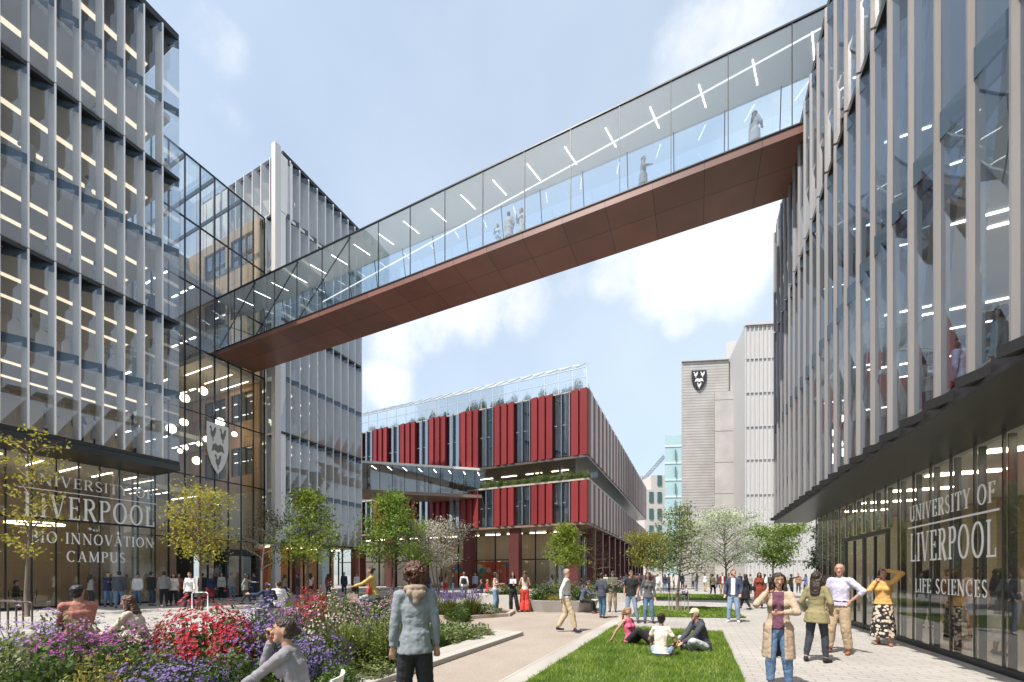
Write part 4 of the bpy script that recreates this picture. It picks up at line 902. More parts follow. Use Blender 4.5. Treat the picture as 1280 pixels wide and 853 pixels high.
def plant_meshes(kind):
    """returns {part: mesh} for a plant about 1 m tall and 1 m wide"""
    v=rng.integers(0,2) if kind in PROTO and len(PROTO[kind])>1 else len(PROTO.get(kind,[]))
    if kind in PROTO and len(PROTO[kind])>1: return PROTO[kind][int(v)]
    leaf,nl,ls,fl,nf,fs=dict(
        magenta=(GR1,1500,.075,'magenta',620,.044), lilac=(GR2,1300,.08,'lilac',640,.046), violet=(GR1,1300,.075,'violet',900,.044),
        red=(GR1,1700,.08,'red',1050,.052), white=(GR4,1300,.075,'white',190,.050), pink=(GR1,1400,.075,'pink',260,.05),
        green=(GR1,2600,.085,None,0,0), pale=(GR2,2400,.085,'lilac',30,.04), gold=(GR3,2200,.07,None,0,0), fine=(GR4,3600,.055,None,0,0),
        spike=(GR4,1500,.06,'lilac',0,0), blade=(GR4,0,0,'white',25,.04), low=(GR2,900,.11,None,0,0), mixed=(GR2,2000,.085,'violet',120,.06), yellow=(GR1,500,.06,'yellow',60,.06))[kind]
    d={}
    if nl:
        P,N=dome(nl,.5,.96,.15,.0,.22); V,F=leaves(P,.02,1,ls); d['foliage']=np_mesh('foliage',V,F,leaf)
    if kind=='blade': V,F=blades(260,.55,1.0,.012); d['foliage']=np_mesh('foliage',V,F,GR4)
    if kind=='spike':
        V,F=blades(240,.5,.8,.012); d['foliage']=np_mesh('foliage',V,F,GR4)
        Ps=[];Ns=[]
        for k in range(90):
            a=rng.uniform(0,6.28); r=rng.uniform(0,.5); h=rng.uniform(.78,1.08)
            for q in range(7): Ps.append((r*math.cos(a)*(1+q*.01),r*math.sin(a),h-q*.028)); Ns.append((rng.normal(),rng.normal(),.6))
        Ns=np.array(Ns); Ns/=np.linalg.norm(Ns,axis=1)[:,None]; V,F=flowers(np.array(Ps),Ns,.038,5); d['blossoms']=np_mesh('blossoms',V,F,FL['violet'])
    if nf:
        P,N=dome(nf,.52,1.0,.86,.3 if kind!='red' else .35,.22)
        if kind in ('violet','lilac','magenta'):                  # clustered heads
            P=np.repeat(P[::3],3,0)[:nf]+rng.normal(0,.022,(len(np.repeat(P[::3],3,0)[:nf]),3)); N=np.repeat(N[::3],3,0)[:nf]
        V,F=flowers(P,N,fs,7,.3); d['blossoms']=np_mesh('blossoms',V,F,FL[fl])
    mb=MB(); rr=random.Random(len(PROTO)+3)
    for k in range(9):
        a=rr.uniform(0,6.28); r=rr.uniform(.1,.4); mb.tube([(0.06*math.cos(a),.06*math.sin(a),0),(r*.6*math.cos(a),r*.6*math.sin(a),.4),(r*math.cos(a),r*math.sin(a),.8)],[.012,.009,.004],5)
    me=bpy.data.meshes.new('stems'); me.from_pydata(mb.v,[],mb.f); me.materials.append(stemm); d['stems']=me
    PROTO.setdefault(kind,[]).append(d); return d
NAME=dict(magenta='flowering_shrub',lilac='flowering_shrub',violet='aster_clump',red='flowering_shrub',white='flowering_shrub',pink='flowering_shrub',green='leafy_shrub',pale='leafy_shrub',gold='leafy_shrub',fine='feathery_shrub',spike='lavender_clump',blade='grass_clump',low='low_plant',mixed='flowering_shrub',yellow='flowering_shrub')
def plant(kind,px,d,h,w,label,z=0.05,rz=None):
    x,y=at(px,d); rz=random.uniform(0,6.28) if rz is None else rz
    t=empty(NAME[kind],(x,y,z),label,'plant','plants in the flower beds',rz)
    for part,me in plant_meshes(kind).items():
        o=bpy.data.objects.new(part,me); col.objects.link(o); o.parent=t; o.scale=(w,w*random.uniform(.9,1.1),h)
    return t
PL=[('pale',15,5.0,.95,.95,'pale green leafy shrub at the far left bottom corner'),('green',62,4.75,.82,.8,'green leafy shrub second from the left bottom corner'),
('gold',118,4.55,.72,.62,'golden-green feathery shrub at the bottom left between green and violet plants'),('green',150,5.3,.80,.8,'green leafy shrub behind the golden-green one'),
('lilac',38,6.0,1.05,1.0,'tall pale lilac flowering shrub by the bike hoops'),('lilac',82,6.3,1.12,.9,'pale lilac and pink shrub in front of the seated man in the rust shirt'),('magenta',72,5.3,.95,.8,'magenta flowering shrub under the lilac ones'),
('magenta',122,5.75,.98,.9,'magenta flowering shrub directly before the concrete seat'),('magenta',168,5.9,.92,.85,'magenta flowering shrub at the foot of the seated woman with long hair'),('yellow',163,5.0,.72,.35,'small yellow-flowered plant among the purple ones'),
('violet',190,4.6,.66,.7,'violet aster mound nearest the camera, left one of the pair'),('violet',243,4.75,.68,.7,'violet aster mound below the red shrub, right one of the pair'),('pink',205,6.3,1.0,.85,'dusky pink flowering shrub left of the red shrub'),('mixed',222,5.5,.86,.7,'leafy shrub with a few violet flowers below the pink one'),
('red',258,5.9,1.25,1.05,'large bright red flowering shrub, the biggest red mass'),('red',292,5.7,1.0,.6,'bright red flowering shrub leaning right of the biggest red one'),('green',285,5.1,.72,.7,'dark leafy shrub under the red flowers'),
('violet',322,5.9,.98,.85,'violet aster clump just left of the seated woman in grey'),('violet',352,6.1,1.0,.85,'violet aster clump behind the head of the seated woman in grey'),('violet',402,5.7,.86,.75,'violet aster clump right of the seated woman in grey'),('violet',376,5.4,.8,.6,'low violet aster clump at the back of the seated woman in grey'),('green',425,5.2,.5,.6,'low leafy shrub beside the white chair'),
('lilac',345,8.0,1.28,1.0,'tall lilac flowering shrub in the middle of the bed'),('violet',322,7.5,1.1,.85,'violet flowering shrub left of the tall lilac one'),('magenta',372,7.7,1.12,.85,'pink-purple flowering shrub right of the tall lilac one'),('white',405,7.4,1.1,.85,'white flowering shrub in the middle of the bed'),
('white',420,8.6,1.3,.7,'taller white-stemmed flowering plant behind the other white one'),('pink',432,7.6,1.0,.7,'pale pink flowering shrub between white flowers and feathery shrub'),('red',390,9.4,1.32,.75,'small red flowering shrub at the back of the bed'),
('blade',428,6.5,.86,.85,'clump of long arching grass blades'),('fine',455,6.7,.92,1.0,'feathery light green shrub left of the man in the denim jacket'),('fine',482,7.6,.95,.95,'feathery light green shrub half behind the man in the denim jacket'),
('mixed',475,9.0,1.0,.8,'leafy shrub with violet flowers below the cyclist'),('green',500,6.9,.55,.7,'low leafy plant at the elbow of the man in the denim jacket'),('low',470,6.2,.34,.6,'low leafy plant on the kerb edge of the near bed'),
('pink',440,10.5,1.15,.9,'dusky pink shrub in front of the cyclist'),('white',498,9.8,.95,.8,'white flowering shrub behind the man in the denim jacket'),
('low',560,9.2,.42,.75,'low leafy plant right of the denim jacket, first along the kerb'),('low',583,9.7,.40,.7,'low leafy plant right of the denim jacket, second along the kerb'),('low',603,10.3,.34,.6,'low leafy plant at the pointed end of the near bed'),('green',540,8.7,.5,.6,'leafy plant beside the right hand of the man in the denim jacket'),
('spike',562,14.4,.95,1.2,'purple lavender clump at the front of the second bed'),('spike',590,15.2,.98,1.2,'purple lavender clump near the tip of the second bed'),('spike',540,15.2,1.0,1.2,'purple lavender clump behind the curly-haired man'),('green',575,14.0,.55,.9,'leafy plant under the lavender at the terracotta kerb'),('white',610,15.3,.45,.6,'small white-flowered plant at the tip of the second bed'),
('white',515,15.5,1.25,1.1,'white flowering shrub behind the cyclist'),('pink',480,14.8,1.2,1.1,'pink flowering shrub behind the cyclist'),('green',445,14.6,1.1,1.2,'dark leafy shrub left of the cyclist at the back'),('white',410,14.2,1.2,1.0,'white flowering shrub beside the two seated people seen from behind'),('magenta',505,14.2,1.1,.9,'magenta flowering shrub behind the shoulder of the curly-haired man')]
for p in PL: plant(*p)
# low cover between the shrubs
def cover(poly,n,size,zmax):
    xs=[p[0] for p in poly]; ys=[p[1] for p in poly]; out=[]
    while len(out)<n:
        x=random.uniform(min(xs),max(xs)); y=random.uniform(min(ys),max(ys)); c=False; j=len(poly)-1
        for i in range(len(poly)):
            if ((poly[i][1]>y)!=(poly[j][1]>y)) and x<(poly[j][0]-poly[i][0])*(y-poly[i][1])/(poly[j][1]-poly[i][1])+poly[i][0]: c=not c
            j=i
        if c: out.append((x,y,random.uniform(.06,zmax)))
    return leaves(np.array(out),.03,1,size)
V1,F1=cover([(-5.0,2),(-5.0,9.6),(-6.8,9.6),(-9.2,7.5),(-9.8,2)],16000,.09,.34); V2,F2=cover([(-7,14.1),(-7.7,13),(-9.2,12.5),(-15,12.5),(-15,16),(-8.5,16)],7000,.12,.35)
V=np.concatenate([V1,V2]); tag(link('ground_cover',np_mesh('ground_cover',V,np.arange(len(V)).reshape(-1,4),GR1)),'low green leaves covering the soil of the beds','ground cover',kind='stuff')

# concrete planter seat with its plants
x,y=at(704,18.2)
CPn=empty('concrete_planter',(x,y,0),'faceted pale concrete planter seat full of green plants','planter')
hexo=[(-1.55,-.75),(-1.05,-1.05),(.55,-1.15),(1.35,-.7),(1.75,.5),(1.1,1.3),(-1.2,1.3),(-1.8,.3)]
ct,st_=math.cos(TH),math.sin(TH)
rot=lambda p,k=1.0:(x+(p[0]*ct-p[1]*st_)*k, y+(p[0]*st_+p[1]*ct)*k)
mb=MB(); n=len(hexo)
vs=[(*rot(p,.88),0) for p in hexo]+[(*rot(p,1.0),.5) for p in hexo]+[(*rot(p,.80),.5) for p in hexo]+[(*rot(p,.80),.36) for p in hexo]
fs=[tuple(range(n))[::-1]]+[(i,(i+1)%n,n+(i+1)%n,n+i) for i in range(n)]+[(n+i,n+(i+1)%n,2*n+(i+1)%n,2*n+i) for i in range(n)]+[(2*n+i,2*n+(i+1)%n,3*n+(i+1)%n,3*n+i) for i in range(n)]
mb.add(vs,fs); mb.build('wall',CONC,CPn)
mb=MB(); mb.add([(*rot(p,.80),.38) for p in hexo],[tuple(range(n))]); mb.build('soil',soil,CPn)
for i,(kd,px,d,h,w,lb) in enumerate([('green',676,18.2,.95,1.1,'leafy shrub at the left of the concrete planter'),('pale',693,18.6,1.15,1.1,'tall pale leafy shrub in the middle of the concrete planter'),('violet',683,18.7,1.0,.7,'violet-flowered plant in the concrete planter'),('gold',689,17.8,.45,.9,'low golden plant along the front rim of the concrete planter'),('green',714,18.8,1.0,1.0,'leafy shrub right of the middle of the concrete planter'),('mixed',733,18.9,.95,1.0,'leafy shrub with violet flowers behind the man sitting on the planter'),('low',705,17.7,.35,.9,'low leaves spilling at the right of the concrete planter')]):
    plant(kd,px,d,h,w,lb,z=.38)
x2,y2=at(632,22.5)
C2=empty('concrete_planter',(x2,y2,0),'low long concrete planter behind the three standing women','planter')
mb=MB(); mb.prism([(x2-2.2,y2-.6),(x2+1.9,y2-.6),(x2+2.1,y2+.9),(x2-2.3,y2+.9)],0,.5); mb.build('wall',CONC,C2)
plant('white',622,22.7,.55,1.1,'white flowers in the low planter behind the three women, left clump',z=.5); plant('green',634,22.8,.6,1.1,'green plants in the low planter behind the three women, middle clump',z=.5); plant('low',645,22.9,.5,1.2,'low leaves in the low planter behind the three women, right clump',z=.5)
x3,y3=at(760,24.5)
C3=empty('concrete_planter',(x3,y3,0),'concrete planter behind the man with the flat cap','planter')
mb=MB(); mb.prism([(x3-1.6,y3-.6),(x3+1.6,y3-.4),(x3+1.7,y3+1.1),(x3-1.7,y3+1.0)],0,.5); mb.build('wall',CONC,C3)
plant('pale',748,24.8,1.1,1.5,'pale leafy shrub behind the man in the dark jacket',z=.5); plant('pink',772,24.8,1.0,1.3,'pink-flowered shrub behind the man with the flat cap',z=.5)
# terrace greenery on the red building, each bush its own
bm=[]
for kd in ('green','pale'): bm.append(plant_meshes(kd)['foliage'])
for i in range(34):
    px=548+5.6*i; x=onY(px,YF+.35)
    o=bpy.data.objects.new('terrace_bush',bm[i%2]); col.objects.link(o); o.location=(x,YF+.45,11.28); s=random.uniform(.8,1.25); o.scale=(1.3*s,.9,.95*s); o.rotation_euler=(0,0,i)
    tag(o,'green bush trailing along the terrace edge of the red building','bush','bushes along the red building terrace')
for i in range(46):
    x=-48+.82*i; kd=(i*7)%3; o=bpy.data.objects.new('roof_plant',[plant_meshes('fine'),plant_meshes('green'),plant_meshes('pale')][kd]['foliage']); col.objects.link(o)
    s=random.uniform(.7,1.5); o.location=(x,YF+1.6+random.uniform(-.6,.9),20.31); o.scale=(1.0,1.0,1.3*s); o.rotation_euler=(0,0,i)
    tag(o,'plant growing inside the greenhouse roof of the red building','plant','plants in the roof greenhouse')

# ================================================================ STREET FURNITURE
steel=pbr('steel',(0.5,0.5,0.5),0.3,0.9)
for i,(px,d,lb) in enumerate([(6,12.6,'steel bike hoop at the far left edge, leftmost of its row'),(14,12.2,'steel bike hoop at far left, middle of its row'),(25,11.9,'steel bike hoop at far left, nearest the lilac shrub'),(250,18.3,'white bike hoop under the yellow-green tree by the doors')]):
    x,y=at(px,d); mb=MB(); r=.1; pts=[(x-.36*CS,y-.36*SN,0)]
    for k in range(7): a=R(180-15*k); pts.append((x+(-.26+r*math.cos(a))*CS,y+(-.26+r*math.cos(a))*SN,.72+r*math.sin(a)))
    for k in range(7): a=R(90-15*k); pts.append((x+(.26+r*math.cos(a))*CS,y+(.26+r*math.cos(a))*SN,.72+r*math.sin(a)))
    pts.append((x+.36*CS,y+.36*SN,0)); mb.tube(pts,.024,8)
    tag(mb.build('bike_hoop',pbr('bronze_steel',(0.10,0.07,0.05),0.4,0.5) if i<3 else pbr('white_steel',(0.7,0.7,0.7),0.4)),lb,'bike rack','bike hoops')
# tree guard
x,y=at(848,18.0); g=empty('tree_guard',(x,y,0),'ring of slim metal hoops guarding the foot of the airy tree','tree guard')
for k in range(7):
    a=2*math.pi*k/7; b=a+.55; mb=MB(); q=lambda t,z:(x+.42*math.cos(t),y+.42*math.sin(t),z)
    mb.tube([q(a,0),q(a,.72),q(a+.12,.84),q(b-.12,.84),q(b,.72),q(b,0)],.010,6); mb.build('hoop',pbr('grey_steel',(0.22,0.21,0.2),0.5,0.3),g)
sheet('tree_pit',[(x+.75*math.cos(2*math.pi*k/16),y+.75*math.sin(2*math.pi*k/16)) for k in range(16)],0.03,pbr('bark_mulch',(0.30,0.24,0.17),0.95,0,0.3,20,0.5,50))
# concrete seat wall beside the bed
def seat_wall(nm,lb,pts,h,w):
    mb=MB(); ribbon(mb,pts,w,0,h); return tag(mb.build(nm,CONC,bevel=.015),lb,'bench')
a0=at(70,6.9); a1=at(160,6.35); a2=at(205,7.3)
seat_wall('concrete_bench','long pale concrete seat wall carrying the man in the rust shirt',[at(50,6.95),at(120,6.6),at(166,6.25)],.58,-.62)
seat_wall('concrete_bench','short concrete seat block carrying the woman with long hair',[at(174,6.75),at(215,6.9)],.50,-.55)
seat_wall('concrete_bench','concrete bench under the pair seen from behind in navy and white',[at(318,13.6),at(362,14.4)],.46,-.5)
seat_wall('concrete_bench','dark low bench under the seated group before the red building door',[at(594,26.2),at(616,26.6)],.45,-.5)
# white chair under the woman in grey
x,y=at(376,3.62); ch=empty('white_chair',(x,y,0),'white plastic chair under the woman in the grey top','chair',None,TH+R(100))
cw=pbr('white_plastic',(0.78,0.77,0.74),0.35)
def local(nm,fn):
    mb=MB(); fn(mb); me=bpy.data.meshes.new(nm); me.from_pydata(mb.v,[],mb.f); me.materials.append(cw); o=link(nm,me,ch); return o
local('seat',lambda m:m.box(-.22,.22,-.22,.22,.40,.435))
def backf(m):
    for q in range(6):
        a0,a1=-.20+.4*q/6,-.20+.4*(q+1)/6; f=lambda a:-.24-.05*(1-(a/.2)**2); m.add([(a0,f(a0),.44),(a1,f(a1),.44),(a1,f(a1)-.06,.73),(a0,f(a0)-.06,.73),(a0,f(a0)-.02,.44),(a1,f(a1)-.02,.44),(a1,f(a1)-.08,.73),(a0,f(a0)-.08,.73)],[(0,1,2,3),(7,6,5,4),(0,4,5,1),(1,5,6,2),(2,6,7,3),(3,7,4,0)])
local('backrest',backf)
for sx in (-.19,.19):
    for sy in (-.19,.19): local('leg',lambda m:m.tube([(sx*1.1,sy*1.1,0),(sx,sy,.40)],.016,8))
# ================================================================ PEOPLE
V3=Vector; BAKE=[]; OPEN=[]
FOLD=bpy.data.textures.new('fold','CLOUDS'); FOLD.noise_scale=.10; FOLD.noise_depth=1; FOLD.noise_type='HARD_NOISE'
LOCK=bpy.data.textures.new('lock','CLOUDS'); LOCK.noise_scale=.022; LOCK.noise_depth=1
CLOTHN=('top','shirt','jacket','cardigan','hoodie','hood','coat','blazer','trousers','skirt','shorts')
def capsule(mb,p0,r0,p1,r1,flat=1.0,side=(1,0,0),seg=12,e0=1.0,e1=1.0):
    p0,p1=V3(p0),V3(p1); a=p1-p0
    if a.length<1e-5: a=V3((0,0,1e-4)); p1=p0+a
    a.normalize(); s=V3(side); s=s-a*s.dot(a)
    if s.length<1e-3: s=V3((0,1,0))-a*a.y
    s.normalize(); b=a.cross(s); vs=[]; fs=[]; rings=[]
    for t in (75,45,15): rings.append((p0-a*(r0*math.sin(R(t))*min(1,flat)*e0), r0*math.cos(R(t*(1 if e0>.5 else .35)))))
    rings+= [(p0,r0),(p1,r1)]
    for t in (15,45,75): rings.append((p1+a*(r1*math.sin(R(t))*min(1,flat)*e1), r1*math.cos(R(t*(1 if e1>.5 else .35)))))
    for c,r in rings:
        for k in range(seg):
            g=2*math.pi*k/seg; vs.append(c+s*(r*math.cos(g))+b*(r*flat*math.sin(g)))
    n=len(rings)
    for i in range(n-1):
        for k in range(seg): fs.append((i*seg+k,i*seg+(k+1)%seg,(i+1)*seg+(k+1)%seg,(i+1)*seg+k))
    fs.append(tuple(range(seg))[::-1]); fs.append(tuple(range((n-1)*seg,n*seg)))
    mb.add(vs,fs,0,True)
def ik(a,c,l1,l2,hint):
    d=c-a; Ln=max(1e-4,min(d.length,.995*(l1+l2))); d.normalize(); c=a+d*Ln
    x=(l1*l1-l2*l2+Ln*Ln)/(2*Ln); h=math.sqrt(max(l1*l1-x*x,0)); p=V3(hint)-d*V3(hint).dot(d)
    if p.length<1e-4: p=V3((0,-1,0))
    p.normalize(); return a+d*x+p*h, c
def cloth(c,kind='cloth',b=.35):
    return pbr('%s_%02x%02x%02x'%(kind,*[int(255*v) for v in c]),c,.85,0,.16,5,b,11)
SKIN=dict(l=pbr('skin_light',(0.43,0.24,0.165),.55,0,.06,8),m=pbr('skin_tan',(0.33,0.175,0.11),.55,0,.06,8),d=pbr('skin_brown',(0.16,0.085,0.055),.5,0,.08,8))
HAIRC=dict(k=(0.012,0.010,0.009),b=(0.026,0.014,0.008),c=(0.085,0.04,0.018),f=(0.22,0.13,0.06),g=(0.22,0.21,0.20),a=(0.07,0.024,0.010))
def hairm(k): return pbr('hair_'+k,HAIRC[k],.5,0,.45,22,.5,60,stretch=(1,1,.25))
EYE_M=pbr('eye_dark',(0.02,0.015,0.012),.2); LIP=pbr('lip',(0.42,0.10,0.09),.5); BROW=pbr('brow',(0.03,0.02,0.015),.8)
def finish(mb,name,m,parent,vox,smooth=3,solid=None):
    me=bpy.data.meshes.new(name); me.from_pydata([tuple(v) for v in mb.v],[],mb.f); me.materials.append(m)
    o=bpy.data.objects.new(name,me); col.objects.link(o); o.parent=parent; WORLD[o]=WORLD[parent]
    if vox:
        r=o.modifiers.new('r','REMESH'); r.mode='VOXEL'; r.voxel_size=vox; r.use_smooth_shade=True
        s=o.modifiers.new('s','SMOOTH'); s.iterations=smooth; s.factor=.5
        if (name in CLOTHN and vox<.021) or name=='hair':
            d=o.modifiers.new('d','DISPLACE'); d.texture=FOLD if name!='hair' else LOCK; d.texture_coords='LOCAL'; d.mid_level=.22 if name!='hair' else .5; d.strength=.016 if name!='hair' else .022
        BAKE.append(o)
    else: me.polygons.foreach_set('use_smooth',[True]*len(me.polygons))
    return o
PEOPLE='people in the square'
def person(label,px,d,face,H=1.74,sex='m',z=0.0,lean=0,pz=None,handR=None,handL=None,elR=None,elL=None,footR=None,footL=None,knR=(0.1,1,0),knL=(-.1,1,0),
           yaw=0,pitch=0,skin='l',hair=('short','b'),top=None,over=None,legs=None,shoe=(.03,.03,.03),curl=.5,face_on=None,group=PEOPLE,xy=None,toe=(14,14),belt=None,slouch=0):
    x,y=xy if xy else at(px,d); rz=TH-(math.atan((px-640)/FP) if px is not None else 0)-R(face)
    root=empty('person',(x,y,z),label,'person',group,rz); k=H/1.75; root.scale=(k,k,k)
    hero=d<10.5; vox=.0085 if d<7 else .0105 if d<10.5 else .014 if d<16 else .02 if d<24 else .028
    face_on=(d<15) if face_on is None else face_on
    fem=sex=='f'; sw=.140 if fem else .160; g=.90 if fem else 1.0
    pz=.945 if pz is None else pz
    l=R(lean); u=V3((0,math.sin(l),math.cos(l))); l2=R(lean+slouch); u2=V3((0,math.sin(l2),math.cos(l2)))
    P=V3((0,0,pz)); W=P+u*.17; C=W+(u+u2).normalized()*.18; N=C+u2*.185
    sd=V3((1,0,0)); fw=sd.cross(u2)*-1; fw=V3((0,math.cos(l2),-math.sin(l2)))
    hl=R((lean+slouch)*.35); hu=V3((0,math.sin(hl),math.cos(hl))); HC=N+hu*.155+V3((0,.018,0))
    sh={1:N-u2*.055+sd*sw,-1:N-u2*.055-sd*sw}
    hip={1:P+V3((.078,0,-.02)),-1:P+V3((-.078,0,-.02))}; lk=.86 if legs and legs[0]!='shorts' else 1.0
    tgt={1:V3(handR or (.215,.04,-.60)),-1:V3(handL or (-.215,.04,-.60))}; eh={1:V3(elR or (.5,-.8,-.3)),-1:V3(elL or (-.5,-.8,-.3))}
    el={};wr={};kn={};an={}
    for s in (1,-1):
        el[s],wr[s]=ik(sh[s],N+tgt[s],.285,.255,eh[s])
    ft={1:V3(footR or (.11,.0,.085)),-1:V3(footL or (-.11,.0,.085))}; kh={1:V3(knR),-1:V3(knL)}
    for s in (1,-1): kn[s],an[s]=ik(hip[s],ft[s],.434,.414,kh[s])
    Rm=Matrix.Rotation(R(yaw),3,'Z')@Matrix.Rotation(R(pitch),3,'X')
    HT=lambda v: HC+Rm@V3(v)
    hx=Rm@V3((1,0,0))
    # ---- body: one continuous surface
    mb=MB()
    capsule(mb,P+V3((0,0,-.05)),.135*g+.012*fem,P+u*.05,.135*g+.01*fem,.72); capsule(mb,P+u*.05,.125*g,W+u*.02,.118*g,.72); capsule(mb,W,.118*g,C,.142*g,.68); capsule(mb,C,.145*g,N-u2*.07,.12*g,.62)
    capsule(mb,sh[1]-sd*.02,.05*g,sh[-1]+sd*.02,.05*g,1)
    if fem:
        for s in (1,-1): capsule(mb,C+sd*(.07*s)+fw*.075-u2*.01,.05,C+sd*(.06*s)+fw*.05,.05)
    capsule(mb,N-u2*.03,.056*g,HC-hu*.07+V3((0,-.015,0)),.050*g)
    capsule(mb,HT((0,-.012,.025)),.078,HT((0,.008,.005)),.074,1.05,hx); capsule(mb,HT((0,-.03,.035)),.072,HT((0,.015,.045)),.070,1,hx)
    capsule(mb,HT((0,.022,-.04)),.056,HT((0,.050,-.088)),.030 if fem else .036,.9,hx)
    capsule(mb,HT((0,.078,.005)),.009,HT((0,.094,-.026)),.014,1,hx)
    for s in (1,-1): capsule(mb,HT((.074*s,-.005,.012)),.012,HT((.076*s,-.008,-.022)),.010,1)
    for s in (1,-1):
        capsule(mb,sh[s],.050*g,el[s],.037*g); capsule(mb,el[s],.038*g,wr[s],.025*g)
        hd=(wr[s]-el[s]).normalized(); ac=hd.cross(V3((0,1,0)) if abs(hd.y)<.8 else V3((0,0,1))).normalized()
        pn=ac.cross(hd)
        if pn.y<0: pn=-pn
        ac=hd.cross(pn)
        capsule(mb,wr[s],.026*g,wr[s]+hd*.03,.030,.6,ac); capsule(mb,wr[s]+hd*.03,.034,wr[s]+hd*.085,.036,.42,ac)
        fr=.0095 if hero else .012
        for q,(o,ln) in enumerate(((-.030,.056),(-.010,.070),(.010,.074),(.029,.064))):
            b0=wr[s]+hd*.085+ac*o; dirv=hd; cl=curl+.08*(3-q)*(.5)
            for j,f in enumerate((.45,.32,.23)):
                dirv=(hd*math.cos(cl*(j+.6))+pn*math.sin(cl*(j+.6))).normalized(); b1=b0+dirv*(ln*f*1.15); capsule(mb,b0,fr*(1-.1*j),b1,fr*(.9-.1*j),1,ac,8); b0=b1
        ts=1 if (ac*1).dot(V3((-s,0.3,0)))>0 else -1
        b0=wr[s]+hd*.025+ac*(.024*ts); b1=b0+(hd*.55+ac*(.55*ts)+pn*.35).normalized()*.042; capsule(mb,b0,.015,b1,.012,1,ac,8); capsule(mb,b1,.012,b1+(hd*.8+pn*.5).normalized()*.03,.0095,1,ac,8)
        capsule(mb,hip[s],.086*lk,kn[s],.054*lk); cf=kn[s]+(an[s]-kn[s])*.3; capsule(mb,kn[s],.054*lk,cf+V3((0,-.012,0)),.055*lk); capsule(mb,cf+V3((0,-.012,0)),.055*lk,an[s],.034)
        sv=(an[s]-kn[s]).normalized(); out=R(toe[0 if s==1 else 1]); tv=V3((s*math.sin(out),math.cos(out),0))
        if abs(sv.z)<.75: tv=(V3((s*.3,.55,.5)) if an[s].z<.25 and pz<.4 else V3((0,.5,-.6))).normalized()
        down=V3((0,0,-1)) if abs(sv.z)>=.75 else sv
        capsule(mb,an[s],.036,an[s]+down*.035-tv*.025,.034); capsule(mb,an[s]+down*.045-tv*.02,.030,an[s]+down*.055+tv*.135,.027,.8)
        an[s]=an[s]; root['_']=0; del root['_']
        if s==1: feet=[]
        feet.append((an[s].copy(),down.copy(),tv.copy()))
    finish(mb,'body',SKIN[skin],root,vox,2)
    # ---- face
    if face_on:
        for s in (1,-1):
            mb=MB(); mb.ball(HT((.030*s,.074,.010)),(.0085,.006,.005),8,6); finish(mb,'eye',EYE_M,root,None)
            mb=MB(); capsule(mb,HT((.016*s,.082,.030)),.0030,HT((.044*s,.071,.031)),.0024,1,(0,0,1),6); finish(mb,'eyebrow',BROW,root,None)
        mb=MB(); capsule(mb,HT((-.02,.078,-.056)),.0065,HT((.02,.078,-.056)),.0065,.8,(0,0,1),8); finish(mb,'mouth',LIP,root,None)
    # ---- hair
    st,hc=hair; mb=MB(); hm=hairm(hc)
    if st!='bald':
        capsule(mb,HT((0,-.030,.040)),.083,HT((0,.012,.058)),.070,1,hx); capsule(mb,HT((0,-.035,.03)),.082,HT((0,-.045,-.035)),.066,.9,hx)
    if st=='receding':
        mb=MB(); capsule(mb,HT((0,-.038,.02)),.080,HT((0,-.045,-.03)),.066,.9,hx); capsule(mb,HT((0,-.04,.05)),.072,HT((0,-.02,.06)),.066,1,hx)
    if st in ('long','longback'):
        capsule(mb,HT((0,-.045,.0)),.084,N+V3((0,-.075,-.02)),.092,.55); capsule(mb,N+V3((0,-.075,-.02)),.092,N+V3((0,-.10,-.16))-u2*.0,.075,.45)
        for s in (1,-1): capsule(mb,HT((.060*s,.022,.055)),.030,HT((.078*s,.0,-.03)),.030); capsule(mb,HT((.078*s,.0,-.03)),.030,N+V3((.095*s,.01,-.09)),.028)
    if st=='bob':
        capsule(mb,HT((0,-.04,.0)),.088,HT((0,-.045,-.09)),.085,.75,hx)
        for s in (1,-1): capsule(mb,HT((.060*s,.02,.055)),.030,HT((.080*s,.005,-.075)),.030)
    if st in ('bun','updo'):
        capsule(mb,HT((0,-.10,.075 if st=='bun' else .01)),.042,HT((0,-.115,.075 if st=='bun' else .0)),.040)
    if st=='tail':
        capsule(mb,HT((0,-.10,.03)),.035,HT((0,-.135,-.04)),.040); capsule(mb,HT((0,-.135,-.04)),.040,HT((0,-.13,-.22)),.02)
    if st=='curly':
        rr=random.Random(5)
        for q in range(260 if hero else 60):
            a=rr.uniform(0,6.28); t=math.acos(rr.uniform(-.62,1)); v=(.112*math.sin(t)*math.cos(a),-.026+.112*math.sin(t)*math.sin(a),.030+.112*math.cos(t))
            if v[1]>.055 and v[2]<.06: continue
            e=rr.uniform(.012,.021); w=(v[0]+rr.uniform(-.02,.02),v[1]+rr.uniform(-.02,.02),v[2]+rr.uniform(-.022,.012)); capsule(mb,HT(v),e,HT(w),e*.7,1,hx,6)
    if mb.v: finish(mb,'hair',hm,root,(.0065 if st=='curly' and hero else vox*.9),1 if st=='curly' else 2)
    if st=='beardcap': pass
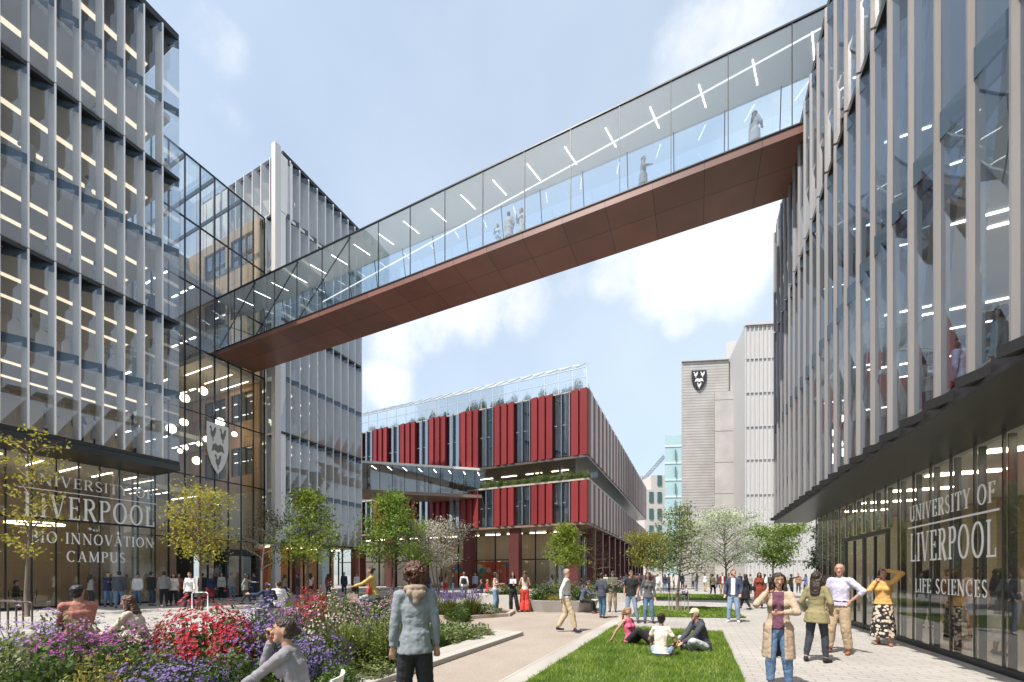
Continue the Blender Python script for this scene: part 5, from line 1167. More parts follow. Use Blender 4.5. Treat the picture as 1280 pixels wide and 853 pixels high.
    # ---- clothes
    def torso_shape(mb,gr,hem,long=0):
        bt=P+V3((0,0,-hem)); capsule(mb,bt,(.158*g+gr+.014*fem) if hem<.03 else .172+gr+.008*fem,P+u*.06,.148*g+gr,.76,e0=.06); capsule(mb,P+u*.05,.130*g+gr,W+u*.02,.124*g+gr,.74); capsule(mb,W,.124*g+gr,C,.148*g+gr,.70); capsule(mb,C,.150*g+gr,N-u2*.07,.122*g+gr,.66)
        capsule(mb,sh[1]-sd*.02,.051*g+gr*.6,sh[-1]+sd*.02,.051*g+gr*.6)
        if fem:
            for s in (1,-1): capsule(mb,C+sd*(.07*s)+fw*.078-u2*.01,.052+gr*.8,C+sd*(.06*s)+fw*.05,.052+gr*.8)
    def sleeves(mb,gr,kind):
        for s in (1,-1):
            if kind=='none': continue
            e=el[s]; w=wr[s]-(wr[s]-e).normalized()*.015
            if kind=='short': capsule(mb,sh[s],.051*g+gr*.6,sh[s]+(e-sh[s])*.62,.048*g+gr*.8,e1=.1)
            else:
                capsule(mb,sh[s],.051*g+gr*.6,e,.040*g+gr*.6)
                if kind=='elbow': w=e+(w-e)*.35
                capsule(mb,e,.040*g+gr*.6,w,.032*g+gr*.5,e1=.1)
    if legs:
        kind,lc=legs[0],legs[1]; lo=legs[2] if len(legs)>2 else .016; fl=legs[3] if len(legs)>3 else 0.0
        mb=MB(); capsule(mb,P+V3((0,0,-.06)),.138*g+.014*fem+.006,P+u*.09,.130*g+.008,.76)
        if kind in ('trousers','shorts'):
            for s in (1,-1):
                if kind=='shorts': capsule(mb,hip[s],.096+lo,hip[s]+(kn[s]-hip[s])*.45,.082+lo); continue
                en=an[s]+(kn[s]-an[s])*.10
                capsule(mb,hip[s],.086+lo*.7,kn[s],.058+lo+fl*.4); cf=kn[s]+(an[s]-kn[s])*.35; capsule(mb,kn[s],.060+lo+fl*.4,cf+V3((0,-.008,0)),.057+lo+fl*.7); capsule(mb,cf+V3((0,-.008,0)),.057+lo+fl*.7,an[s] if fl else en,.040+lo+fl,e1=.1)
        elif kind=='skirt':
            hemz=legs[2]; hr=legs[3]; capsule(mb,P+u*.06,.135*g+.012,P+V3((0,0,-.10)),.180,.80); capsule(mb,P+V3((0,0,-.10)),.180,V3((0,(an[1].y+an[-1].y)/2*.7,hemz)),hr,.88,e1=.05)
        elif kind=='legskirt': pass
        m=legs[4] if len(legs)>4 else cloth(lc,'denim' if kind=='trousers' else 'cloth')
        finish(mb,'skirt' if kind=='skirt' else kind,m,root,vox,3)
    if top:
        c,sl=top[0],top[1]; hem=top[2] if len(top)>2 else .05; gr=top[3] if len(top)>3 else .014; nm=top[4] if len(top)>4 else 'top'
        mb=MB(); torso_shape(mb,gr,hem); sleeves(mb,gr,sl); finish(mb,nm,cloth(c),root,vox,3)
        if nm=='shirt' or nm=='jacket':
            mb=MB()
            for s in (1,-1): capsule(mb,N+V3((.02*s,-.055,.005)),.022,N+V3((.062*s,-.01,.0)),.02,.7); capsule(mb,N+V3((.062*s,-.01,.0)),.02,N+V3((.03*s,.062,-.045)),.015,.7)
            finish(mb,'collar',cloth(c),root,vox*.9,1)
    if over:
        c,nm,hem,gr,op=over[:5]; sl=over[5] if len(over)>5 else 'long'
        mb=MB(); torso_shape(mb,gr,min(hem,.12))
        if hem>.12: capsule(mb,P+V3((0,0,-.02)),.172+gr,P+V3((0,-.01,-hem)),.195+gr,.84,e1=.05)
        sleeves(mb,gr,sl)
        o=finish(mb,nm,cloth(c),root,vox,3)
        if op: OPEN.append((o,op))
        if nm=='hoodie' or (len(over)>6 and over[6]=='hood'):
            mb=MB(); hcol=over[7] if len(over)>7 else c
            for q in range(8):
                a0,a1=R(-200+27.5*q),R(-200+27.5*(q+1)); f=lambda a:N+V3((.088*math.cos(a),-.035+.075*math.sin(a)*1.0,.012-.018*math.sin(a)))
                capsule(mb,f(a0),.036,f(a1),.036)
            capsule(mb,N+V3((-.06,-.11,-.03)),.042,N+V3((.06,-.11,-.03)),.042); capsule(mb,N+V3((0,-.12,-.05)),.05,N+V3((0,-.13,-.12)),.035,.7)
            finish(mb,'hood',cloth(hcol),root,vox,2)
    if belt:
        mb=MB()
        for q in range(16):
            a0,a1=2*math.pi*q/16,2*math.pi*(q+1)/16; f=lambda a:P+u*.085+V3(((.150*g+.008)*math.cos(a),(.112*g+.008)*math.sin(a),0))
            capsule(mb,f(a0),.014,f(a1),.014,1,(0,0,1),6)
        finish(mb,'belt',cloth(belt,'leather'),root,None)
    if shoe:
        for a,down,tv in feet:
            mb=MB(); capsule(mb,a+down*.01-tv*.01,.042,a+down*.035-tv*.028,.042); capsule(mb,a+down*.048-tv*.02,.040,a+down*.055+tv*.145,.036,.85); finish(mb,'shoe',cloth(shoe,'leather',.05),root,vox*1.1,2)
    root['_h']=0; del root['_h']
    INFO[root]=dict(HT=HT,N=N,wr=wr,el=el,P=P,k=k,rz=rz,loc=V3((x,y,z)),HC=HC,kn=kn,an=an,u2=u2)
    return root
INFO={}
def wpos(root,v):
    i=INFO[root]; return i['loc']+Matrix.Rotation(i['rz'],3,'Z')@(V3(v)*i['k'])
def held(name,root,centre,size,label,cat,m,tilt=(0,0,0),bev=.004):
    """a small flat thing in a hand, a thing of its own"""
    mb=MB(); a,b,c=[s/2 for s in size]; mb.box(-a,a,-b,b,-c,c); me=bpy.data.meshes.new(name); me.from_pydata(mb.v,[],mb.f); me.materials.append(m)
    o=bpy.data.objects.new(name,me); col.objects.link(o); o.location=wpos(root,centre); o.rotation_euler=(tilt[0],tilt[1],INFO[root]['rz']+tilt[2])
    bv=o.modifiers.new('b','BEVEL'); bv.width=bev; bv.segments=2; return tag(o,label,cat)
JEAN=(0.10,0.17,0.28); LJEAN=(0.24,0.32,0.42); DJEAN=(0.03,0.05,0.09); KHAKI=(0.42,0.31,0.20); BLK=(0.012,0.012,0.014); CHAR=(0.045,0.045,0.05); WHT=(0.66,0.64,0.61); NAVY=(0.02,0.03,0.07); GREY=(0.25,0.25,0.25); CREAM=(0.58,0.50,0.40)
def cap(root,c,c2):
    HT=INFO[root]['HT']; mb=MB(); capsule(mb,HT((0,-.02,.055)),.090,HT((0,.005,.065)),.080); capsule(mb,HT((-.035,.085,.05)),.03,HT((.035,.085,.05)),.03,.25,(0,1,0)); capsule(mb,HT((-.03,.115,.042)),.025,HT((.03,.115,.042)),.025,.25,(0,1,0))
    finish(mb,'cap',cloth(c),root,.012,2)
walk=dict(footR=(.09,.26,.10),footL=(-.09,-.24,.13),handR=(.25,-.12,-.56),handL=(-.25,.18,-.55))
phoneR=(.15,.07,-.02)
# --- nearest people
p=person('foreground person with curly auburn hair and pale denim jacket, seen from behind',519,4.2,-4,1.755,'m',hair=('curly','a'),top=(CREAM,'long',.02,.012),over=((0.20,0.22,0.235),'jacket',.11,.018,None,'long','hood',(0.28,0.21,0.155)),legs=('trousers',BLK,.022,.012),handR=(.225,.02,-.60),handL=(-.225,.02,-.60),footR=(.13,0,.085),footL=(-.13,.05,.085))
p=person('person in a grey top sitting with chin on hand at the lower edge',376,3.62,-72,1.66,'f',pz=.53,lean=8,slouch=10,handR=(.05,.16,.055),elR=(.15,.6,-1),handL=(.02,.40,-.36),elL=(-1,-.2,-.3),footR=(.12,.36,.085),footL=(-.12,.50,.085),knR=(.1,.6,1),knL=(-.1,.6,1),yaw=18,pitch=6,hair=('updo','b'),top=((0.21,0.20,0.215),'long',.05,.022),legs=('trousers',DJEAN,.016),curl=.9,face_on=True)
p=person('person in a rust-coloured shirt sitting with their back turned on the concrete seat wall',99,6.35,-8,1.74,'m',z=.0,pz=.68,lean=4,slouch=6,handR=(.10,.36,-.40),handL=(-.14,.34,-.42),elR=(.3,-.4,-1),elL=(-.3,-.4,-1),footR=(.12,.46,.085),footL=(-.12,.46,.085),knR=(.1,.5,1),knL=(-.1,.5,1),yaw=-42,skin='m',hair=('short','k'),top=((0.36,0.15,0.11),'long',.10,.024,'shirt'),legs=('trousers',DJEAN,.016))
p=person('person with long straight light-brown hair in a beige blouse sitting on the short concrete block',178,6.55,-62,1.66,'f',pz=.60,lean=14,slouch=8,handR=(.10,.36,-.40),handL=(-.10,.36,-.38),footR=(.1,.44,.085),footL=(-.1,.40,.085),knR=(.1,.5,1),knL=(-.1,.5,1),yaw=14,pitch=-6,hair=('long','c'),top=((0.52,0.44,0.34),'long',.08,.022),legs=('trousers',NAVY,.014),face_on=True)
# --- lawn sitters
p=person('person in a pink sleeveless top sitting on the grass, leaning on one arm',788,9.35,128,1.66,'f',pz=.12,lean=-12,slouch=6,handR=(.34,-.22,-.52),elR=(1,-.4,.2),handL=(-.20,.26,-.42),footR=(-.10,.52,.09),footL=(-.22,.66,.08),knR=(.35,.2,1),knL=(.1,.2,1),yaw=14,hair=('tail','f'),top=((0.58,0.10,0.19),'none',.03,.010),legs=('trousers',BLK,.016),shoe=WHT,face_on=True)
p=person('person in a white top and denim shorts sitting cross-legged on the grass, seen from behind',826,7.95,8,1.64,'f',pz=.12,lean=4,slouch=8,handR=(.24,.24,-.40),handL=(-.22,.28,-.42),footR=(-.14,.30,.07),footL=(.16,.34,.07),knR=(1,.35,.35),knL=(-1,.35,.35),yaw=-4,skin='m',hair=('bun','b'),top=((0.62,0.55,0.47),'short',.03,.014),legs=('shorts',LJEAN,.012),shoe=WHT)
p=person('person in a dark hoodie and pale cap sitting cross-legged on the grass',880,8.55,236,1.78,'m',pz=.12,lean=12,slouch=14,handR=(.03,.36,-.40),handL=(-.05,.34,-.42),footR=(-.16,.34,.07),footL=(.16,.36,.08),knR=(1,.4,.55),knL=(-1,.4,.55),yaw=18,hair=('short','b'),top=(WHT,'short',.03,.010),over=((0.05,0.05,0.065),'hoodie',.08,.022,None),legs=('trousers',(0.46,0.48,0.50),.016),face_on=True); cap(p,(0.50,0.47,0.30),(0.3,0.2,0.1))
# --- right-hand group
p=person('person in a long beige cardigan and plum top talking on a phone',973,5.75,182,1.665,'f',handR=phoneR,elR=(.45,.15,-1),handL=(-.02,.26,-.31),elL=(-1,-.3,-.4),footR=(.10,.03,.085),footL=(-.13,-.02,.085),yaw=14,pitch=-6,hair=('long','b'),top=((0.125,0.045,0.075),'short',.02,.010),over=((0.40,0.30,0.215),'cardigan',.46,.024,(.072,.03)),legs=('trousers',JEAN,.010),shoe=(0.05,0.03,0.03),curl=.8,face_on=True)
held('phone',p,INFO[p]['wr'][1]+V3((-.035,-.01,.085)),(.012,.07,.14),'dark phone held to the ear of the person in the beige cardigan','phone',pbr('phone_black',(0.01,0.01,0.012),.2),(R(14),0,0))
p=person('person in an olive jacket and dark leggings seen from behind',1021,7.5,18,1.69,'f',handR=(.20,.10,-.50),handL=(-.20,.12,-.50),footR=(.13,.05,.085),footL=(-.15,-.08,.085),yaw=-30,hair=('longback','b'),top=(BLK,'long',.02,.010),over=((0.24,0.20,0.10),'jacket',.17,.024,None),legs=('trousers',(0.03,0.035,0.045),.004),shoe=BLK)
p=person('grey-haired person in a lavender shirt and khaki trousers with a hand on the hip',1050,8.3,205,1.86,'m',handL=(-.20,.04,-.44),elL=(-1,-.2,0),handR=(.22,.10,-.56),footR=(.16,.05,.085),footL=(-.12,-.05,.085),yaw=18,hair=('receding','g'),top=((0.50,0.47,0.58),'elbow',.0,.022,'shirt'),legs=('trousers',KHAKI,.022),belt=(0.06,0.03,0.02),shoe=(0.25,0.09,0.04),face_on=True)
pm=pbr('floral_print',(0.02,0.02,0.02),.8)
def floral():
    m,nt,out=nodes_of('floral_skirt_print'); Nn,Ln=nt.nodes,nt.links; tc=Nn.new('ShaderNodeTexCoord'); vo=Nn.new('ShaderNodeTexVoronoi'); vo.inputs['Scale'].default_value=14
    Ln.new(tc.outputs['Object'],vo.inputs['Vector']); rp=Nn.new('ShaderNodeValToRGB'); Ln.new(vo.outputs['Distance'],rp.inputs[0]); e=rp.color_ramp.elements; e[0].color=(.55,.33,.05,1); e[0].position=.12; e[1].color=(.012,.012,.012,1); e[1].position=.50
    q=e.new(.22); q.color=(.60,.52,.42,1); q=e.new(.42); q.color=(.55,.45,.36,1); b=Nn.new('ShaderNodeBsdfPrincipled'); b.inputs['Roughness'].default_value=.85; Ln.new(rp.outputs[0],b.inputs['Base Color']); Ln.new(b.outputs[0],out.inputs[0]); return m
p=person('person in a mustard jumper and long black floral skirt by the glass',1104,9.35,186,1.77,'f',handR=(.118,.10,-.02),elR=(.5,.15,-1),handL=(-.07,.05,.24),elL=(-1,.1,.5),footR=(.09,.0,.085),footL=(-.12,.06,.085),yaw=16,pitch=4,hair=('bob','b'),top=((0.56,0.32,0.10),'long',.0,.030),legs=('skirt',BLK,.19,.235,floral()),shoe=(0.30,0.13,0.09),curl=.6,face_on=True)
held('phone',p,INFO[p]['wr'][1]+V3((-.02,.0,.07)),(.012,.07,.14),'dark phone at the ear of the person in the mustard jumper','phone',pbr('phone_black',(0,0,0)),(R(10),0,0))
p=person('person in a blue bomber jacket, white tee and jeans gazing upward on the right pavement',917,13.75,190,1.81,'m',handR=(.25,.06,-.56),handL=(-.22,.12,-.54),footR=(.14,.04,.085),footL=(-.14,-.02,.085),yaw=30,pitch=24,hair=('short','b'),top=(WHT,'short',.03,.010),over=((0.045,0.06,0.11),'jacket',.06,.022,(.06,.02)),legs=('trousers',(0.20,0.28,0.40),.014),shoe=WHT,face_on=True)
# --- middle group
p=person('balding person in a white shirt and khaki trousers striding across the path',708,11.3,96,1.80,'m',**{**walk,'handL':(-.22,.12,-.5)},yaw=-30,hair=('receding','g'),top=(WHT,'long',.0,.022,'shirt'),legs=('trousers',(0.50,0.38,0.25),.020),belt=(0.05,0.03,0.02),shoe=(0.02,0.015,0.03),face_on=True)
p=person('bearded person in a black t-shirt and grey jeans with crossed stance',789,13.75,196,1.79,'m',handR=(.22,.06,-.55),handL=(-.22,.08,-.54),footR=(.13,.02,.085),footL=(-.24,.06,.085),yaw=40,skin='m',hair=('short','b'),top=(BLK,'short',.05,.016),legs=('trousers',(0.17,0.22,0.29),.010),shoe=(.03,.02,.02))
p=person('person in a grey v-neck top and blue jeans beside the one in the black t-shirt',810,13.5,172,1.72,'f',handR=(.22,.06,-.55),handL=(-.22,.04,-.58),footR=(.10,.02,.085),footL=(-.16,.0,.085),yaw=-30,hair=('longback','b'),top=((0.09,0.09,0.095),'long',.06,.012),legs=('trousers',JEAN,.010),shoe=BLK)
p=person('person in a dark slate jacket turned away, left of the flat cap',752,15,40,1.70,'m',handR=(.18,.16,-.46),handL=(-.2,.14,-.46),footR=(.1,.0,.085),footL=(-.1,.06,.085),hair=('short','b'),top=((0.05,0.055,0.075),'long',.10,.030),legs=('trousers',(0.05,0.12,0.18),.014),shoe=CHAR)
p=person('person in a flat cap, olive jacket and khaki trousers facing the slate jacket',766,17.5,190,1.78,'m',handR=(.05,.24,-.26),handL=(-.05,.26,-.32),footR=(.12,0,.085),footL=(-.12,.02,.085),hair=('short','b'),top=((0.10,0.11,0.07),'long',.06,.028),legs=('trousers',(0.26,0.20,0.13),.018)); cap(p,(0.03,0.025,0.02),BLK)
p=person('person in a blue shirt sitting on the rim of the concrete planter',728,17.0,100,1.74,'m',pz=.60,lean=16,slouch=10,handR=(.10,.40,-.28),handL=(-.10,.40,-.26),footR=(.12,.46,.085),footL=(-.12,.56,.085),knR=(.1,.5,1),knL=(-.1,.5,1),hair=('short','k'),skin='m',top=((0.07,0.09,0.12),'long',.05,.018),legs=('trousers',BLK,.016),shoe=(.12,.05,.03))
# --- three standing women
p=person('person in wide red trousers and a white top seen from behind',656,17.4,-6,1.80,'f',handR=(.10,.22,-.30),handL=(-.12,.26,-.30),hair=('longback','c'),top=((0.60,0.50,0.42),'none',.0,.010),legs=('trousers',(0.62,0.055,0.035),.030,.055))
p=person('person dressed in black holding a white sheet of paper to the chest',641,17.4,176,1.76,'f',handR=(.06,.22,-.20),handL=(-.07,.22,-.30),footR=(.08,.0,.085),footL=(-.22,.06,.085),hair=('long','k'),top=(BLK,'long',.06,.012),legs=('trousers',BLK,.018,.02),shoe=BLK,face_on=True)
held('paper_sheet',p,INFO[p]['wr'][1]+V3((-.05,.06,.06)),(.28,.01,.20),'white sheet of paper held by the person in black','paper',pbr('paper',(0.8,0.79,0.77),.7),bev=.001)
p=person('person in a white sleeveless top and wide blue jeans beside the planter',619,17.6,110,1.75,'f',handR=(.12,.30,-.24),handL=(-.12,.30,-.26),hair=('bob','b'),top=((0.62,0.54,0.47),'none',.0,.012),legs=('trousers',(0.16,0.26,0.38),.026,.03),shoe=WHT)
# --- cyclist and companions at left
p=person('person in a mustard jacket and grey jeans riding a bicycle behind the flowers',467,12.4,-86,1.80,'f',z=0,pz=1.02,lean=8,slouch=0,handR=(.16,.46,-.30),handL=(-.16,.46,-.30),footR=(.10,.14,.28),footL=(-.10,.26,.48),knR=(.1,1,.5),knL=(-.1,1,.5),pitch=8,skin='m',hair=('bun','k'),top=((0.46,0.33,0.09),'long',.05,.024),legs=('trousers',(0.32,0.35,0.36),.010),shoe=WHT,face_on=True); cyc=p
p=person('person in a navy jacket sitting on the bench with an arm stretched along its back',335,13.9,-10,1.76,'m',pz=.56,handL=(-.55,-.06,-.12),handR=(.20,.30,-.40),footR=(.12,.44,.085),footL=(-.12,.44,.085),knR=(.1,.5,1),knL=(-.1,.5,1),yaw=-20,hair=('short','b'),top=(NAVY,'long',.06,.022),legs=('trousers',CHAR,.016))
p=person('person in a white shirt sitting on the bench, back turned, right of the navy jacket',348,14.3,-6,1.80,'m',pz=.56,slouch=8,handL=(-.2,.3,-.40),handR=(.20,.30,-.40),footR=(.12,.44,.085),footL=(-.12,.44,.085),knR=(.1,.5,1),knL=(-.1,.5,1),yaw=30,hair=('short','b'),top=(WHT,'long',.06,.022,'shirt'),legs=('trousers',CHAR,.016))
p=person('person in a grey jumper walking with an arm held out, behind the flowers',307,21.5,100,1.68,'f',**{**walk,'handL':(-.15,.48,-.22)},hair=('longback','b'),top=((0.27,0.26,0.24),'long',.10,.024),legs=('trousers',CHAR,.012))
far=dict(group=PEOPLE,face_on=False)
def F(label,px,d,face,H,sex,hair,top,legs,**k): 
    kk={**far,**k}; return person(label,px,d,face,H,sex,hair=hair,top=top,legs=legs,**kk)
tj=lambda c,l=.012:('trousers',c,l)
F('person in a dark quilted coat with folded arms, left of the pair before the lettering',135,20.2,160,1.76,'m',('short','k'),(NAVY,'long',.12,.034),tj(JEAN),handR=(-.05,.2,-.24),handL=(.05,.22,-.24))
F('person in a dark jacket, back turned, right of the pair before the lettering',149,19.4,10,1.80,'m',('short','k'),((0.05,0.06,0.075),'long',.12,.034),tj(JEAN))
F('person in a black jacket and maroon scarf before the last letters of the shopfront',189,20.8,60,1.78,'m',('short','k'),(BLK,'long',.10,.026),tj(DJEAN))
F('person in a grey sweater and black trousers seen from behind near the concrete column',205,20.4,-5,1.80,'m',('short','k'),((0.20,0.19,0.18),'long',.06,.020),tj(BLK))
F('person in a white blouse and black trousers facing the grey sweater',217,20.9,190,1.70,'f',('long','k'),((0.60,0.57,0.53),'elbow',.10,.020),tj(BLK),handR=(.1,.24,-.26))
F('person in a white sweatshirt and black trousers walking under the yellow-green tree',237,18.4,200,1.74,'f',('tail','c'),(WHT,'long',.08,.026),tj(BLK),**walk)
F('person in a dark top and red trousers beside the entrance portal',264,23.5,170,1.66,'f',('short','b'),(NAVY,'long',.08,.020),tj((0.22,0.02,0.025)))
F('person in a grey jacket and jeans standing in the entrance doorway',290,24.8,150,1.74,'m',('short','b'),((0.24,0.22,0.20),'long',.06,.022),tj(JEAN))
F('person in a white t-shirt and dark shorts seen from behind below the lime tree',388,27,0,1.74,'f',('longback','k'),(WHT,'short',.06,.016),('shorts',NAVY,.02))
F('person in a navy suit and white shirt by the brown column',430,29.5,160,1.80,'m',('short','b'),(NAVY,'long',.14,.026),tj(NAVY))
F('person with a black backpack, white shirt and jeans walking away past the lavender',580,24.5,5,1.78,'m',('short','f'),(WHT,'long',.05,.022),tj((0.10,0.13,0.20)),**walk)
bp=[o for o in INFO][-1]
F('person in a dark top and white shorts near the mural, left of the red trousers',551,35,20,1.70,'f',('longback','k'),(BLK,'short',.03,.014),('shorts',WHT,.02))
F('person in a pale top and red trousers near the mural',557,34,10,1.78,'f',('longback','c'),((0.4,0.25,0.18),'short',.03,.014),tj((0.55,0.05,0.03),.03))
F('person in dark clothes and jeans by the mural, right of the red trousers',566,36,80,1.74,'m',('short','k'),(BLK,'long',.06,.02),tj(JEAN))
F('person in dark clothes sitting on the low bench, facing left',602,26.3,-80,1.72,'m',('short','b'),(CHAR,'long',.06,.02),tj(CHAR),pz=.55,handR=(.1,.36,-.36),handL=(-.1,.36,-.36),footR=(.12,.44,.085),footL=(-.12,.44,.085),knR=(.1,.5,1),knL=(-.1,.5,1))
F('person in a red top sitting on the low bench, facing right',609,26.5,120,1.68,'f',('short','g'),((0.5,0.05,0.04),'long',.06,.02),tj(CHAR),pz=.55,handR=(.1,.36,-.36),handL=(-.1,.36,-.36),footR=(.12,.44,.085),footL=(-.12,.44,.085),knR=(.1,.5,1),knL=(-.1,.5,1))
# --- right background
F('person in a long black coat walking behind the blue jacket',932,18.6,-70,1.66,'f',('long','k'),(BLK,'long',.10,.02),tj(BLK),over=(BLK,'coat',.40,.03,None),**walk)
F('person in a long rust-red coat with a dark bag on the far right pavement',949,19.3,170,1.74,'f',('long','b'),(BLK,'long',.05,.012),tj(BLK),over=((0.20,0.035,0.02),'coat',.56,.034,None),skin='m')
F('person with a yellow bag pointing to the right before the ribbed wall',989,29,110,1.66,'m',('short','b'),((0.10,0.07,0.06),'long',.06,.02),tj(DJEAN),handL=(-.15,.52,.10))
F('person in a blue cardigan before the ribbed wall',1007,32,-120,1.66,'f',('longback','b'),((0.10,0.13,0.24),'long',.1,.02),tj(DJEAN),handR=(.08,.28,-.2))
F('person in an olive top and dark trousers seen from behind at the far lawn',891,30,20,1.68,'f',('short','b'),((0.14,0.12,0.06),'long',.06,.02),tj(BLK),**walk)
F('person in a dark red jacket and pale shirt at the far lawn',903,30.5,170,1.78,'m',('short','k'),(WHT,'long',.03,.012),tj(KHAKI),over=((0.17,0.03,0.03),'jacket',.06,.03,(.06,.02)))
F('person in a pink top half hidden behind the blue bomber jacket',911,29,150,1.74,'f',('short','k'),((0.42,0.16,0.16),'long',.05,.02),tj(CHAR))
F('person in khaki trousers and a white top, far right of the airy tree',881,38,60,1.72,'m',('short','b'),(WHT,'long',.06,.02),tj(KHAKI))
F('person in a dark top and blue jeans beside the one in khaki trousers',871,39,-60,1.76,'f',('long','k'),(CHAR,'long',.06,.02),tj(JEAN))
F('person sitting on the far lawn edge in a lilac top',859,28.5,240,1.66,'f',('bun','b'),((0.42,0.36,0.44),'long',.06,.02),tj(NAVY),pz=.12,lean=12,footR=(-.1,.45,.08),footL=(.1,.45,.08),knR=(.3,.4,1),knL=(-.3,.4,1),handR=(.1,.3,-.3),handL=(-.1,.3,-.3))
for i,(px,d,fc,c1,c2,lb) in enumerate([(822,36,40,WHT,(0.5,0.48,0.45),'white top and pale trousers, left of the far jeans pair'),(831,37,170,NAVY,JEAN,'navy top and blue jeans, left of the far pair'),(836,37.5,60,CHAR,DJEAN,'charcoal top and dark jeans, right of the far pair'),(800,34,200,BLK,CHAR,'all black before the dark green tree'),
  (796,30,30,(0.12,0.05,0.04),CHAR,'brown jacket behind the black t-shirt'),(781,27,120,(0.3,0.34,0.42),BLK,'pale blue shirt behind the flat cap'),(776,33,-30,BLK,BLK,'black hooded top far behind the flat cap'),(842,42,90,WHT,BLK,'white shirt and black trousers behind the airy tree trunk'),(815,45,180,(0.3,0.1,0.1),CHAR,'wine-red top far off before the dark tree'),(889,44,0,GREY,CHAR,'grey coat far off before the pavilion'),(925,40,150,BLK,DJEAN,'black top far off, left of the rust-red coat'),(977,44,200,(0.35,0.06,0.05),CHAR,'red top far off at the ribbed wall'),(963,36,20,CHAR,BLK,'charcoal coat far off below the mid-green tree')]):
    F('person in '+lb,px,d,fc,1.66+.02*(i%6),'f' if i%2 else 'm',('longback','b') if i%2 else ('short','k'),(c1,'long',.08,.022),tj(c2),**(walk if i%3==0 else {}))
CRW=[(113,20.3,70,(0.30,0.28,0.26),CHAR,'grey coat left of the quilted coat before the lettering'),(172,21.2,200,WHT,JEAN,'white top and jeans behind the concrete column'),(223,22.6,150,(0.30,0.10,0.06),CHAR,'rust jumper just left of the portal'),(253,24.3,20,BLK,CHAR,'black coat under the left door of the portal'),(277,25.6,190,(0.42,0.40,0.37),BLK,'pale grey coat between the two doors of the portal'),(318,25.5,-60,NAVY,DJEAN,'navy coat by the orange panel'),(356,26.5,80,(0.40,0.33,0.22),CHAR,'camel jumper left of the lime tree trunk'),(372,27.6,-90,CHAR,JEAN,'charcoal top left of the lime tree, facing left'),(410,29.5,30,(0.28,0.06,0.07),CHAR,'wine jumper right of the lime tree'),(446,31,200,WHT,CHAR,'white top right of the brown column'),(536,32,100,CHAR,JEAN,'charcoal top behind the curly-haired head'),(594,33.5,200,(0.30,0.34,0.42),DJEAN,'pale blue shirt left of the red door frame'),(690,29.5,-40,(0.40,0.36,0.30),CHAR,'beige jumper behind the planter trees'),(757,31,160,WHT,BLK,'white shirt under the bare sapling'),(786,41,60,(0.36,0.2,0.15),CHAR,'terracotta top far behind the black t-shirt'),(808,42,190,WHT,JEAN,'white top under the yellow-green tree'),(853,43,20,NAVY,CHAR,'navy coat far behind the tree guard'),(866,46,150,(0.44,0.40,0.36),CHAR,'beige coat at the white pavilion'),(897,40,60,CHAR,DJEAN,'charcoal jacket behind the dark red jacket'),(938,34,-50,(0.34,0.32,0.30),DJEAN,'grey jumper behind the long black coat'),(956,38,30,WHT,CHAR,'white top behind the rust-red coat'),(998,35,170,(0.28,0.16,0.08),CHAR,'brown coat between the pointing one and the blue cardigan')]
for i,(px,d,fc,c1,c2,lb_) in enumerate(CRW):
    F('person in a '+lb_,px,d,fc,1.64+.025*(i%6),'f' if i%2==0 else 'm',('longback','b') if i%2==0 else ('short','k'),(c1,'long',.10 if i%3 else .05,.024),tj(c2),**(walk if i%4==2 else {}))
# --- on the bridge
zf=17.58
for px,lb,fc,H,sx,hr,c1,c2,ov in ((622,'light blue scrubs, left and shortest of three on the bridge',200,1.45,'f',('short','b'),(0.40,0.52,0.62),(0.40,0.52,0.62),None),(636,'long white lab coat, middle one of three on the bridge',30,1.82,'m',('short','b'),WHT,CHAR,(0.38,0.37,0.36)),(652,'white coat at the right of three on the sky bridge',220,1.74,'f',('long','b'),(0.45,0.2,0.18),(0.2,0.2,0.2),(0.42,0.41,0.40)),(804,'grey lab coat holding a dark tablet alone on the sky bridge',100,1.78,'m',('short','k'),CHAR,CHAR,(0.22,0.22,0.22)),(943,'pale lab coat and dark headscarf on the sky bridge near the right block',40,1.74,'f',('longback','k'),GREY,JEAN,(0.32,0.31,0.30))):
    r=(px-640)/FP; Yb=17.75; dd=Yb/(r*SN+CS)
    F('person in '+lb,px,dd,fc,H,sx,hr,(c1,'long',.06,.02),tj(c2),z=zf,over=(ov,'coat',.42,.03,None) if ov else None,handR=(.1,.26,-.25),group='people inside the buildings')
# --- inside the right block
def inside(label,px,x,z,face,H,sx,hr,top,legs,**k):
    d=FP*x/(CS*(px-870)); return F(label,px,d,face,H,sx,hr,top,legs,z=z,group='people inside the buildings',**k)
inside('person in a white blouse and grey skirt on the first floor of the right block',1160,4.25,4.38,120,1.72,'f',('updo','b'),(WHT,'elbow',.0,.014),('skirt',(0.12,0.11,0.11),.45,.19),handR=(.1,.26,-.3),handL=(-.1,.26,-.28))
inside('person in a white shirt leaning at the first-floor rail, facing the white blouse',1203,4.6,4.38,-60,1.80,'m',('short','b'),((0.55,0.60,0.68),'long',.0,.02,'shirt'),tj(CHAR),handR=(.25,.2,-.4))
inside('large figure in a grey lab coat at the right edge of the first floor',1252,4.75,4.38,-70,1.86,'f',('updo','k'),(GREY,'long',.06,.02),tj(GREY),over=((0.42,0.40,0.36),'coat',.45,.03,None),handR=(.1,.3,-.3))
inside('person in a pale lab coat on the second floor of the right block',1141,4.2,8.75,160,1.74,'f',('bob','k'),(WHT,'long',.06,.02),tj(GREY),over=((0.55,0.54,0.52),'coat',.42,.03,None))
inside('person in a dark top on the second floor behind the white lab coat',1158,5.2,8.75,30,1.74,'m',('short','k'),(CHAR,'long',.06,.02),tj(CHAR))
